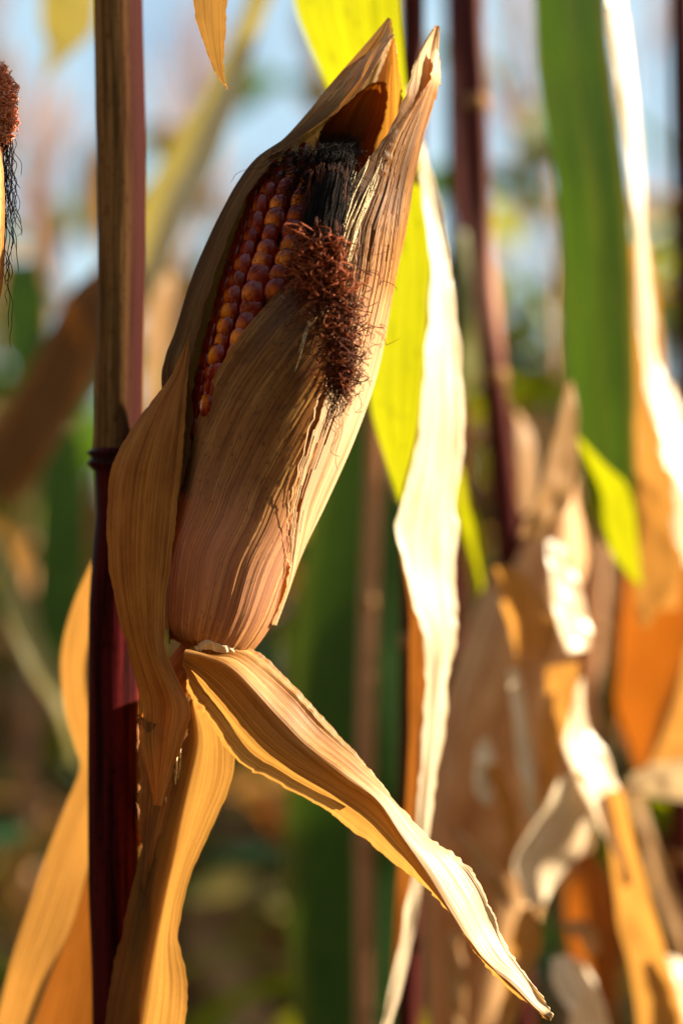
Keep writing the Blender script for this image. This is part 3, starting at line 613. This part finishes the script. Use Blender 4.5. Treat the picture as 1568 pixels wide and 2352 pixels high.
#BACKGROUND#
# ================================================================ NEIGHBOUR AT THE LEFT EDGE
b2 = P(-430, 1176, 0.56); b2[2] = 0
nb = empty('corn_plant', tuple(b2), 'corn plant at the left edge with rusty curled silk on its ear', 'corn plant')
tube('stalk', path([(-430, 5000, .56), (-430, 2400, .56), (-425, 1200, .56), (-430, 0, .56), (-440, -1200, .56)], 60), 48*K*.56, M['stem'], nb, 24)
def simple_ear(parent, ax, Y, mat, seed, shank=None):
    C = cr(np.array([P(a, b, Y) for a, b, r in ax]), 60); R = np.interp(np.linspace(0, 1, 60), np.linspace(0, 1, len(ax)), [r*K*Y for a, b, r in ax])
    rng = np.random.default_rng(seed); W = tube_arrays(C, R, 40); n = np.array([noise1(41, 13, rng)[:40] for _ in range(1)])[0]
    Wc = W-C[:, None]; W = C[:, None]+Wc*(1+0.06*n)[None, :, None]
    ln_ = np.concatenate([[0], np.cumsum(np.linalg.norm(np.diff(C, axis=0), axis=-1))])*100
    UV = np.stack(np.broadcast_arrays(np.linspace(0, 14, 40)[None], ln_[:, None]), -1).reshape(-1, 2)
    return mkmesh('ear', W.reshape(-1, 3), grid_faces(40, 60, True), mat, parent, UV)
YN = .478
e2 = simple_ear(nb, [(-330, 1500, 40), (-250, 1250, 75), (-165, 950, 98), (-92, 640, 100), (-58, 420, 72), (-40, 270, 34), (-34, 190, 14)], YN, M['husk'], 2)
tube('shank', np.array([P(-425, 1700, .55), P(-380, 1600, .52), P(-325, 1490, .485)]), 26*K*.5, M['husk_leaf'], e2, 16)
def HN(x, y, z): return P(x, y, YN+z*S)
ps = []; rs = []; rg = np.random.default_rng(77)
def curlN(p0, p1, amp, nm, z):
    q = silk_strand(rg, p0, p1, rg.uniform(0.5, 1.1), nm, -140+z, -140+z, amp); return q
for k in range(330):
    t = rg.uniform(0, 1); cx = np.interp(t, [0, .3, .7, 1], [0, 10, 12, 0]); wd = np.interp(t, [0, .3, .7, 1], [18, 40, 38, 22]); y0 = 150+165*t
    ps.append(curlN((cx+wd*rg.uniform(-1, 1)*.9, y0), (cx+wd*rg.uniform(-1, .8), y0+rg.uniform(-10, 50)), rg.uniform(3, 9), 24, rg.uniform(-14, 14))); rs.append(rg.uniform(.8, 1.4)*S)
strands('silk', ps, rs, M['silk_red'], e2, 4)
ps = []; rs = []
for k in range(75):
    x0 = rg.uniform(-40, 26); y1 = 400+rg.uniform(0, 260)
    ps.append(curlN((x0, 280), (x0+rg.uniform(-5, 32), y1), rg.uniform(3, 8), 44, rg.uniform(-10, 10))); rs.append(rg.uniform(.6, 1.1)*S)
for k in range(3): ps.append(curlN((20, 600), (14+8*k, 700+50*k), 4, 30, 0)); rs.append(.7*S)
strands('silk_threads', ps, rs, M['silk_dark'], e2, 4)

# ================================================================ PLANTS JUST BEHIND
def plant(x, Y, label, group=None):
    b = P(x, 1176, Y); b[2] = 0
    return empty('corn_plant', tuple(b), label, 'corn plant', group)
def stalk(pl, pts, r, mat, **kw):
    Y = pts[0][2]; C = path(pts, 80); o = tube('stalk', C, r*K*Y, mat, pl, 20, **kw)
    for k in (20, 40, 58):
        c = C[k]; dn = C[k+1]-C[k-1]; dn /= np.linalg.norm(dn)
        q = [c+dn*s*0.004 for s in np.linspace(-1, 1, 7)]
        tube('node', q, r*K*Y*(1+0.16*np.cos(np.linspace(-1.4, 1.4, 7))), mat, o, 20, tint=lambda u, v: (0*u, 0.6+0*u, 0*u))
    return o
edge_tan = lambda U, V, r: (0*U, np.clip(noise2(U.shape[1], U.shape[0], 14, 60, r)-.62, 0, 1)*2, np.clip((np.abs(U-0.5)-0.43)/0.05, 0, 1)+0.35*np.exp(-((U-.55)/.02)**2))
# D : the plant right behind the ear
D = plant(950, .70, 'corn plant with the glowing yellow-green leaf and the sunlit cream leaf behind the ear')
stalk(D, [(945, 6000, .70), (935, 3000, .70), (938, 2200, .70), (945, 1500, .70), (950, 700, .70), (948, 0, .70), (945, -900, .70)], 27, M['stem_far'], tint=lambda u, v: (np.clip((v-.86)/.04, 0, 1)*0.8, 0*u, 0*u))  # sunlit pink-white top painted into the stalk colour
blade('leaf', [(900, -1100, 990, -1100, .70), (700, -900, 930, -950, .66), (640, -500, 915, -500, .62), (655, -180, 918, -180, .60), (672, 0, 917, 0, .60), (702, 95, 924, 100, .60), (745, 195, 935, 200, .60), (800, 330, 955, 350, .60), (835, 450, 972, 450, .60),
               (845, 600, 990, 580, .60), (845, 720, 984, 700, .60), (845, 850, 975, 850, .60), (852, 950, 964, 960, .60), (880, 1050, 948, 1045, .60), (904, 1120, 928, 1118, .60), (919, 1162, 921, 1163, .60)],
      M['green_lit'], D, tilt=-0.90, bulge=0.05, nu=40, nv=200, seed=51, rib=0.25, ribf=9, tint=edge_tan)
blade('leaf', [(938, 200, 962, 200, .68), (945, 290, 964, 290, .63), (955, 350, 978, 355, .60), (968, 430, 996, 430, .585), (984, 520, 1014, 520, .58), (990, 620, 1032, 620, .578), (984, 740, 1046, 740, .576), (973, 850, 1056, 850, .575), (960, 980, 1060, 980, .575), (932, 1100, 1056, 1100, .575),
               (914, 1200, 1048, 1200, .575), (920, 1290, 1044, 1300, .575), (950, 1400, 1046, 1400, .575), (976, 1480, 1044, 1480, .575), (978, 1560, 1034, 1560, .575), (972, 1660, 1020, 1670, .575), (966, 1760, 1004, 1770, .575), (960, 1850, 990, 1870, .577), (952, 1950, 976, 1960, .58),
               (930, 2080, 955, 2090, .583), (903, 2220, 930, 2230, .586), (878, 2335, 900, 2345, .59), (860, 2420, 866, 2425, .59)], M['pale'], D, tilt=1.10, nu=40, nv=260, seed=52, rib=0.9, ribf=5, wav=1.8, wavf=(2, 16), rag=5, ragf=30)
blade('leaf', [(915, 1215, 940, 1220, .60), (925, 1300, 965, 1310, .60), (940, 1400, 985, 1400, .60), (940, 1500, 982, 1500, .60), (938, 1600, 975, 1600, .60), (940, 1700, 965, 1700, .60), (930, 1860, 962, 1860, .605), (912, 2000, 950, 2000, .61), (905, 2150, 935, 2150, .61), (895, 2300, 915, 2300, .61)],
      M['brown'], D, tilt=-0.60, seed=53)
blade('leaf', [(780, 650, 960, 650, .92), (745, 1000, 950, 1000, .92), (703, 1250, 940, 1250, .92), (672, 1500, 932, 1500, .92), (658, 1800, 932, 1800, .92), (655, 2050, 925, 2050, .92), (685, 2400, 905, 2400, .92), (720, 2900, 850, 2900, .92)],
      M['green'], D, tilt=0.05, bulge=0.05, seed=54, wav=3, tint=lambda U, V, r: (0*U, 0*U, np.clip((0.16-U)/0.1, 0, 1)*0.35))
# thin tan plant
T_ = plant(850, .84, 'thin tan-pink corn stalk in front of the dark green leaf')
stalk(T_, [(835, 6000, .84), (838, 2400, .84), (836, 1900, .84), (848, 1400, .84), (862, 1000, .84), (880, 500, .84), (900, -200, .84)], 21, M['stem_tan'])
blade('leaf', [(872, 800, 900, 800, .84), (870, 860, 915, 880, .83), (880, 980, 930, 990, .82), (900, 1080, 930, 1090, .82), (915, 1150, 925, 1150, .82)], M['tan'], T_, tilt=0.90)
# B : maroon stalk
B = plant(1110, .80, 'maroon corn stalk rising between the cream leaf and the broad green leaf')
stalk(B, [(1230, 6000, .80), (1195, 2400, .80), (1180, 1500, .80), (1160, 1150, .80), (1135, 880, .80), (1105, 560, .80), (1090, 200, .80), (1080, -50, .80), (1065, -1200, .80)], 29, M['stem_far'],
      tint=lambda u, v: (np.exp(-((v-.58)/.05)**2)*0.7, 0*u, 0*u))  # pink band painted where the sun catches the stalk
blade('leaf', [(1040, 520, 1130, 560, .86), (1050, 620, 1160, 640, .86), (1050, 720, 1165, 710, .86), (1050, 820, 1130, 800, .86), (1052, 900, 1080, 900, .86), (1055, 930, 1060, 932, .86)], M['green'], B, tilt=0.60, seed=61, tint=lambda U, V, r: (0*U, 0*U, 0.3+0*U))
blade('leaf', [(1040, 1060, 1056, 1070, .72), (1044, 1130, 1080, 1140, .72), (1052, 1200, 1104, 1200, .72), (1062, 1270, 1116, 1260, .72), (1076, 1335, 1112, 1330, .72), (1088, 1372, 1098, 1374, .72)], M['green_lit'], B, tilt=-0.90, seed=62, tint=lambda U, V, r: (0*U, 0*U, np.clip((0.3-V)/.1+0.3*(U > .8), 0, 1)))
blade('leaf', [(1180, 930, 1200, 960, .84), (1190, 1000, 1230, 1010, .84), (1195, 1080, 1240, 1080, .84), (1200, 1180, 1225, 1180, .84)], M['tan'], B, tilt=1.10, seed=63)
# C : plant at the right edge
C_ = plant(1565, .86, 'corn plant at the right edge with a broad green leaf and a long cream strip')
stalk(C_, [(1600, 6000, .86), (1572, 2400, .86), (1566, 1900, .86), (1575, 1200, .86), (1578, 700, .86), (1566, 0, .86), (1560, -1300, .86)], 30, M['stem_far'])
blade('leaf', [(1500, -1200, 1570, -1250, .84), (1300, -1000, 1500, -1050, .80), (1215, -500, 1400, -500, .75), (1225, 0, 1392, 0, .73), (1238, 200, 1410, 200, .725), (1272, 400, 1436, 400, .72), (1290, 600, 1450, 600, .72), (1290, 750, 1455, 750, .72), (1300, 900, 1458, 900, .72), (1320, 1000, 1455, 1000, .72),
               (1338, 1120, 1458, 1130, .72), (1395, 1250, 1462, 1260, .72), (1450, 1330, 1468, 1335, .72)], M['green'], C_, tilt=-0.25, bulge=.03, nv=120, seed=71, wav=2.5, wavf=(2, 8),
      tint=lambda U, V, r: (0*U, 0*U, np.clip((U-0.86)/.1, 0, 1)*0.8+0.5*np.exp(-((U-.5)/.04)**2)+.25*np.clip(noise2(U.shape[1], U.shape[0], 4, 9, r), 0, 1)))
blade('leaf', [(1322, 996, 1330, 1004, .712), (1326, 1060, 1396, 1072, .712), (1336, 1120, 1452, 1128, .712), (1356, 1190, 1458, 1194, .712), (1396, 1262, 1463, 1264, .712), (1436, 1312, 1470, 1314, .712), (1462, 1342, 1472, 1346, .712)], M['green_lit'], C_, tilt=-0.90, seed=72, tint=edge_tan)  # sunlit tip of the green leaf, painted as a brighter separate blade
blade('leaf', [(1448, 560, 1490, 560, .76), (1452, 700, 1512, 700, .76), (1455, 900, 1530, 900, .76), (1458, 1050, 1545, 1040, .76), (1470, 1250, 1568, 1250, .76), (1480, 1400, 1560, 1400, .76)], M['tan'], C_, tilt=-0.60, seed=73, tint=lambda U, V, r: (0*U, 0.15+0*U, 0*U))
blade('leaf', [(1455, 1090, 1470, 1092, .73), (1452, 1150, 1520, 1150, .73), (1458, 1250, 1545, 1240, .73), (1452, 1330, 1560, 1310, .73), (1458, 1400, 1510, 1400, .73), (1470, 1440, 1490, 1440, .73)], M['gold'], C_, tilt=-0.35, seed=74)
blade('leaf', [(1370, -500, 1400, -500, .72), (1396, -50, 1428, -50, .70), (1404, 60, 1440, 60, .70), (1436, 300, 1466, 300, .70), (1455, 500, 1484, 500, .70), (1470, 750, 1502, 745, .70), (1480, 860, 1520, 850, .70), (1508, 960, 1545, 940, .70), (1540, 1060, 1580, 1030, .70), (1600, 1180, 1630, 1150, .70)],
      M['pale'], C_, tilt=1.10, seed=75, rag=4, ragf=20, nv=140)
blade('leaf', [(1520, 880, 1540, 880, .74), (1530, 980, 1575, 980, .74), (1528, 1060, 1600, 1060, .74), (1548, 1120, 1600, 1120, .74), (1552, 1220, 1600, 1220, .74), (1570, 1300, 1600, 1300, .74)], M['pale'], C_, tilt=1.10, seed=76, rag=10, ragf=9)
blade('leaf', [(1480, 1180, 1640, 1180, .82), (1440, 1300, 1680, 1280, .80), (1420, 1430, 1700, 1400, .80), (1412, 1560, 1700, 1560, .80), (1428, 1680, 1670, 1700, .80), (1462, 1755, 1620, 1800, .80), (1500, 1800, 1560, 1830, .80)], M['husk_amber'], C_, tilt=-0.75, bulge=.2, seed=77, wav=4)
blade('leaf', [(1580, 1480, 1660, 1450, .76), (1530, 1600, 1660, 1600, .76), (1495, 1700, 1640, 1700, .76), (1478, 1760, 1600, 1760, .76)], M['gold'], C_, tilt=-0.90, seed=78)  # sunlit lower right of the amber leaf, painted as a gold blade
blade('leaf', [(1425, 1800, 1432, 1812, .74), (1480, 1762, 1484, 1826, .74), (1560, 1745, 1565, 1838, .74), (1660, 1738, 1660, 1846, .74)], M['pale'], C_, tilt=1.10, seed=79)
# E : plant with a leaning dry ear, right
E_ = plant(1000, .98, 'corn plant with a leaning brown dried ear in torn husk right of the cream leaf')
stalk(E_, [(1005, 6000, .98), (1008, 2400, .98), (1020, 1900, .98), (1040, 1300, .98), (1050, 600, .98), (1040, -100, .98)], 24, M['stem_far'])
e3 = simple_ear(E_, [(1040, 2450, 60), (1080, 2250, 105), (1115, 2000, 140), (1150, 1800, 158), (1185, 1620, 160), (1216, 1470, 142), (1244, 1340, 112), (1268, 1230, 72), (1284, 1150, 38), (1300, 1080, 16)], .81, M['husk_far'], 4)
YE = .685
def eb(pts, mat, tilt, seed, **kw): return blade('husk', [p+(YE,) for p in pts], M[mat], e3, tilt=tilt, seed=seed, wav=2.5, **kw)
eb([(1300, 875, 1318, 880), (1275, 1000, 1324, 1000), (1250, 1090, 1318, 1100), (1228, 1160, 1296, 1170), (1190, 1230, 1240, 1240)], 'tan', 0.75,81)
eb([(1260, 1240, 1285, 1240), (1262, 1300, 1312, 1290), (1268, 1360, 1330, 1360), (1280, 1440, 1350, 1430), (1300, 1500, 1352, 1490)], 'pale', 1.10,82, tint=lambda U, V, r: (0*U, np.clip((.4-V)/.2, 0, 1)*.4, 0*U))
eb([(1130, 1300, 1180, 1300), (1150, 1380, 1250, 1370), (1170, 1450, 1280, 1440), (1190, 1520, 1260, 1520)], 'tan', -0.75,83, bulge=.2)
eb([(1168, 1540, 1190, 1535), (1178, 1680, 1214, 1680), (1194, 1780, 1228, 1780), (1214, 1880, 1236, 1880)], 'pale', 0.75,84)
eb([(1256, 1530, 1330, 1520), (1246, 1640, 1312, 1640), (1240, 1720, 1292, 1720), (1238, 1800, 1275, 1800), (1225, 1900, 1255, 1900)], 'gold', -0.75,85)
eb([(1100, 1700, 1120, 1690), (1088, 1760, 1136, 1750), (1092, 1820, 1130, 1820), (1110, 1850, 1120, 1850)], 'pale', 0.75,86)
eb([(1110, 1770, 1140, 1750), (1140, 1830, 1172, 1815), (1158, 1900, 1190, 1900), (1150, 2000, 1178, 2000)], 'gold', -0.75,87)
F_ = plant(1400, .95, 'sunlit torn dry corn plant at the lower right with a yellow leaf')
stalk(F_, [(1330, 6000, .95), (1330, 2500, .95), (1322, 2100, .95), (1340, 1700, .95), (1370, 1300, .95), (1390, 800, .95)], 24, M['stem_tan'])
def fb(pts, mat, tilt, seed, Y=.69, **kw): return blade('leaf', [p+(Y,) for p in pts], M[mat], F_, tilt=tilt, seed=seed, wav=3, **kw)
fb([(1330, 1560, 1345, 1560), (1300, 1640, 1345, 1630), (1288, 1700, 1362, 1690), (1318, 1780, 1402, 1760), (1358, 1860, 1434, 1840), (1398, 1950, 1444, 1930), (1450, 2030, 1478, 2015)], 'pale', 1.10,91)
fb([(1340, 1770, 1400, 1850), (1278, 1800, 1366, 1880), (1228, 1890, 1334, 1950), (1182, 1985, 1294, 2010), (1198, 2050, 1262, 2060), (1220, 2088, 1232, 2092)], 'pale', 1.10,92)
fb([(1380, 1820, 1430, 1810), (1390, 1900, 1446, 1880), (1400, 2000, 1474, 1990), (1415, 2100, 1502, 2090), (1440, 2200, 1532, 2190), (1462, 2352, 1572, 2352), (1490, 2700, 1600, 2700)], 'gold', -0.88,93, tint=lambda U, V, r: (0*U, 0*U, 0*U))
fb([(1330, 1960, 1350, 1950), (1300, 2040, 1400, 2030), (1305, 2150, 1420, 2140), (1330, 2280, 1420, 2270), (1350, 2400, 1400, 2400)], 'husk_amber', -0.75,94, Y=.86)
fb([(1026, 1900, 1044, 1896), (1060, 1950, 1090, 1935), (1096, 2006, 1132, 1990), (1140, 2060, 1168, 2045), (1170, 2090, 1180, 2086)], 'tan', 1.00,95)
fb([(1022, 2140, 1060, 2140), (1024, 2230, 1064, 2230), (1028, 2320, 1062, 2325), (1036, 2400, 1060, 2400)], 'tan', 1.10,96)
fb([(1268, 2200, 1300, 2190), (1272, 2250, 1350, 2230), (1300, 2310, 1375, 2290), (1310, 2370, 1400, 2360), (1330, 2450, 1440, 2450)], 'pale', 1.00,97)
fb([(1190, 2090, 1230, 2080), (1170, 2170, 1245, 2160), (1160, 2260, 1210, 2260), (1140, 2360, 1180, 2370)], 'gold', -0.75,98)
fb([(1290, 2120, 1340, 2110), (1330, 2160, 1370, 2140), (1350, 2200, 1375, 2190)], 'tan', 1.00,99)
fb([(1440, 1800, 1470, 1790), (1480, 1950, 1505, 1940), (1520, 2080, 1550, 2070), (1560, 2220, 1580, 2200)], 'tan', 0.75,100, Y=.84)
fb([(1500, 2200, 1530, 2190), (1540, 2260, 1590, 2230), (1560, 2360, 1620, 2340)], 'pale', 1.00,101)
# G : left background plant
G_ = plant(150, 1.05, 'corn plant with a slanting green and orange leaf crossing behind the main stalk')
stalk(G_, [(300, 5000, 1.05), (285, 2400, 1.05), (275, 1500, 1.05), (262, 700, 1.05), (258, 0, 1.05), (250, -800, 1.05)], 20, M['stem_far'])
blade('leaf', [(590, -260, 660, -280, .98), (585, -80, 640, -80, .97), (545, 60, 605, 50, .97), (480, 190, 565, 190, .97), (415, 290, 520, 300, .97), (365, 380, 478, 410, .97), (318, 470, 425, 510, .97), (280, 590, 370, 640, .97), (250, 740, 310, 760, .97)],
      M['olive'], G_, tilt=-0.60, seed=111, wav=3, tint=lambda U, V, r: (0*U, 0*U, np.clip((U-0.30)/.2, 0, 1)*np.clip(V*3-.2, 0, 1)*.85+.2))
blade('leaf', [(110, -120, 250, -120, 1.0), (96, -20, 225, -10, 1.0), (95, 60, 215, 70, 1.0), (110, 110, 170, 120, 1.0), (95, 190, 125, 160, 1.0)], M['olive'], G_, tilt=-0.60, seed=112, tint=lambda U, V, r: (0*U, 0*U, .4*U))
blade('leaf', [(340, 560, 400, 640, 1.0), (335, 700, 392, 720, 1.0), (330, 850, 380, 860, 1.0), (325, 1000, 360, 1000, 1.0)], M['tan'], G_, tilt=0.60, seed=113)
blade('leaf', [(300, 560, 330, 640, .95), (170, 660, 260, 780, .95), (90, 800, 190, 920, .95), (20, 930, 110, 1060, .95), (-60, 1050, 20, 1180, .95)], M['brown'], G_, tilt=0.05, seed=114, wav=3, tint=lambda U, V, r: (0*U, .55*(np.abs(U-.5) < .3), 0*U))
blade('leaf', [(-40, 1240, 10, 1220, .95), (10, 1400, 60, 1370, .95), (70, 1540, 120, 1500, .95), (130, 1640, 172, 1600, .95), (170, 1760, 200, 1740, .95)], M['olive'], G_, tilt=0.60, seed=116, tint=lambda U, V, r: (0*U, 0*U, .0*U))
blade('leaf', [(10, 600, 90, 600, 1.2), (0, 700, 110, 700, 1.2), (20, 800, 100, 800, 1.2), (40, 900, 60, 900, 1.2)], M['green'], G_, seed=117)
blade('leaf', [(100, 1000, 190, 1000, 1.2), (90, 1200, 200, 1200, 1.2), (80, 1400, 190, 1420, 1.2), (110, 1550, 150, 1550, 1.2)], M['green'], G_, seed=118)

# ================================================================ THE ROWS BEHIND
def ribbon(cx, w0, side, mat, name, parent, nu=5):
    """cx: (n,3) centre line, w0: half widths, side: unit vectors"""
    n = len(cx); V = []; sag = np.array([0.0, -0.28, -0.38, -0.28, 0.0])
    T, _, _ = frames(cx)
    for i in range(n):
        nn = np.cross(side[i], T[i])
        for k in range(nu):
            f = (k/(nu-1)-0.5)*2; V.append(cx[i]+side[i]*f*w0[i]+nn*sag[k]*w0[i]*-1.0)
    V = np.array(V); L_ = np.concatenate([[0], np.cumsum(np.linalg.norm(np.diff(cx, axis=0), axis=1))])*100
    UV = np.stack(np.broadcast_arrays(np.linspace(0, 7, nu)[None], L_[:, None]), -1).reshape(-1, 2)+RNG.uniform(0, 30, 2)
    return mkmesh(name, V, grid_faces(nu, n), mat, parent, UV, local=True)
def make_plant(seed, label, group, hgt=2.0, dry=0.5):
    rng = np.random.default_rng(seed)
    root = empty('corn_plant', (0, 0, 0), label, 'corn plant', group)
    zz = np.linspace(-0.05, hgt*0.86, 24); bx = rng.normal(0, 0.03, 2)
    C = np.stack([bx[0]*(zz/hgt)**2, bx[1]*(zz/hgt)**2, zz], 1)
    me_ = tube('stalk', C, np.linspace(0.014, 0.006, 24), M['stem_far'] if rng.random() < .6 else M['stem_tan'], None, 10); me_.parent = root
    nl = 12; az0 = rng.uniform(0, 6.28)
    for k in range(nl):
        z0 = hgt*(0.06+0.76*k/(nl-1)); az = az0+math.pi*k+rng.normal(0, 0.45)
        L_ = rng.uniform(0.5, 0.8)*(1.0 if k < 9 else 0.75); n = 14; t = np.linspace(0, 1, n)
        isdry = rng.random() < dry*(1.5-k/nl)
        rise = rng.uniform(0.5, 1.0) if not isdry else rng.uniform(0.1, 0.5); fall = rng.uniform(1.0, 1.7) if not isdry else rng.uniform(1.6, 2.6)
        ang = rise*1.3-(rise*1.3+fall)*t**1.1
        ang = np.clip(ang, -1.5, 1.4); dr = np.cos(ang)*L_/n; dz = np.sin(ang)*L_/n
        r = np.cumsum(dr); z = z0+np.cumsum(dz); aa = az+rng.normal(0, .25)*t
        cx = np.stack([np.cos(aa)*r, np.sin(aa)*r, z], 1); w0 = rng.uniform(0.025, 0.042)*np.clip(1.25*np.sin(np.clip(t*0.93+0.12, 0, 1)*math.pi)**0.6, 0.03, 1)*np.where(t > .97, .1, 1)
        tw = rng.normal(0, .5)+rng.normal(0, 1.2)*t
        s0 = np.stack([-np.sin(aa), np.cos(aa), 0*aa], 1); up_ = np.stack([-np.cos(aa)*np.sin(ang), -np.sin(aa)*np.sin(ang), np.cos(ang)], 1)
        side = s0*np.cos(tw)[:, None]+up_*np.sin(tw)[:, None]
        mt = M[rng.choice(['brown', 'tan', 'tan', 'gold'])] if isdry else M[rng.choice(['green', 'green', 'olive', 'green_lit'])]
        ribbon(cx, w0, side, mt, 'leaf', root)
    # tassel
    V = []; F = []; o = 0; top = C[-1]
    for k in range(9):
        a = rng.uniform(0, 6.28); ou = rng.uniform(.02, .12) if k else 0; h = rng.uniform(.16, .28)
        t = np.linspace(0, 1, 8)[:, None]; c = top+np.concatenate([np.cos(a)*ou*t**.8, np.sin(a)*ou*t**.8, h*t-0.03*t**3], 1)
        W = tube_arrays(c, 0.0032, 5).reshape(-1, 3); V.append(W); F += [tuple(x+o for x in f) for f in grid_faces(5, 8, True)]; o += len(W)
    tq = mkmesh('tassel', np.concatenate(V), F, M['tan'], None); tq.parent = root
    # an ear half way up
    a = az0+1.0; h0 = hgt*rng.uniform(.38, .5); d = np.array([math.cos(a)*.35, math.sin(a)*.35, .93])
    c = np.array([math.cos(a)*.02, math.sin(a)*.02, h0])+np.linspace(0, .24, 12)[:, None]*d
    er = mkmesh('ear', tube_arrays(c, np.array([.008, .02, .027, .030, .031, .031, .030, .028, .024, .018, .011, .004]), 14).reshape(-1, 3), grid_faces(14, 12, True), M['tan'], None); er.parent = root
    return root
GRP = 'corn plants in the blurred rows behind'
protos = [make_plant(900+i, 'blurred corn plant with mixed green and dry leaves in the rows behind', GRP, 1.75+0.09*i, 0.35+0.12*(i % 3)) for i in range(5)]
def copy_plant(src, loc, rz, sc):
    r = src.copy(); COL.objects.link(r)
    for ch in src.children:
        c = ch.copy(); COL.objects.link(c); c.parent = r
    r.location = loc; r.rotation_euler = (0, 0, rz); r.scale = (sc, sc, sc); return r
rp = np.random.default_rng(21); used = set(); spots = []
for row, Yr in enumerate([1.75, 2.5, 3.25, 4.0, 4.75, 5.5]):
    half = 0.27*Yr+0.45; x = -half+rp.uniform(0, .2)
    while x < half+1.3:
        spots.append((x, Yr+rp.normal(0, .06))); x += rp.uniform(.15, .23) if row > 0 else (rp.uniform(.15, .22) if x < 0 else rp.uniform(.24, .36))
for i, (x, y) in enumerate(spots):
    k = i % 5; out_ = x > 0.24*y+0.30; loc = (x, y, 0); rz = rp.uniform(0, 6.28); sc = 1.05 if out_ else rp.uniform(.70, .84) if rp.random() < (.84 if y < 2.7 else .55) else rp.uniform(.95, 1.08)  # plants right of the frame kept tall to shade those in view
    if k not in used:
        used.add(k); r = protos[k]; r.location = loc; r.rotation_euler = (0, 0, rz); r.scale = (sc,)*3
    else: copy_plant(protos[k], loc, rz, sc)

for k in range(16):        # a few tall ones standing out against the sky
    y = rp.uniform(2.7, 4.6); copy_plant(protos[rp.integers(0, 5)], (rp.uniform(-.25, .27)*y, y, 0), rp.uniform(0, 6.28), rp.uniform(1.15, 1.4))
x = -0.62
while x < 1.3:             # stunted dry plants added between the rows to darken the background
    copy_plant(protos[rp.integers(0, 5)], (x, 1.28+rp.normal(0, .05), 0), rp.uniform(0, 6.28), rp.uniform(.44, .55)); x += rp.uniform(.09, .14)
# the same field goes on around the lens: unseen plants added here close off sky light, and at the right the sun
for (x0, x1, y, q) in [(-3.0, 3.0, -0.95, 1.25), (-3.2, 3.2, -1.6, 1.3), (-3.4, 3.4, -2.3, 1.3), (-3.0, -0.80, 0.0, 1.2), (-3.0, -0.95, 0.75, 1.2), (0.85, 2.6, 1.45, 1.05), (4.4, 6.0, 0.0, 1.0), (4.4, 6.0, 0.75, 1.0)]:
    x = x0
    while x < x1:
        copy_plant(protos[rp.integers(0, 5)], (x, y+rp.normal(0, .05), 0), rp.uniform(0, 6.28), q*rp.uniform(.9, 1.05)); x += rp.uniform(.16, .24)
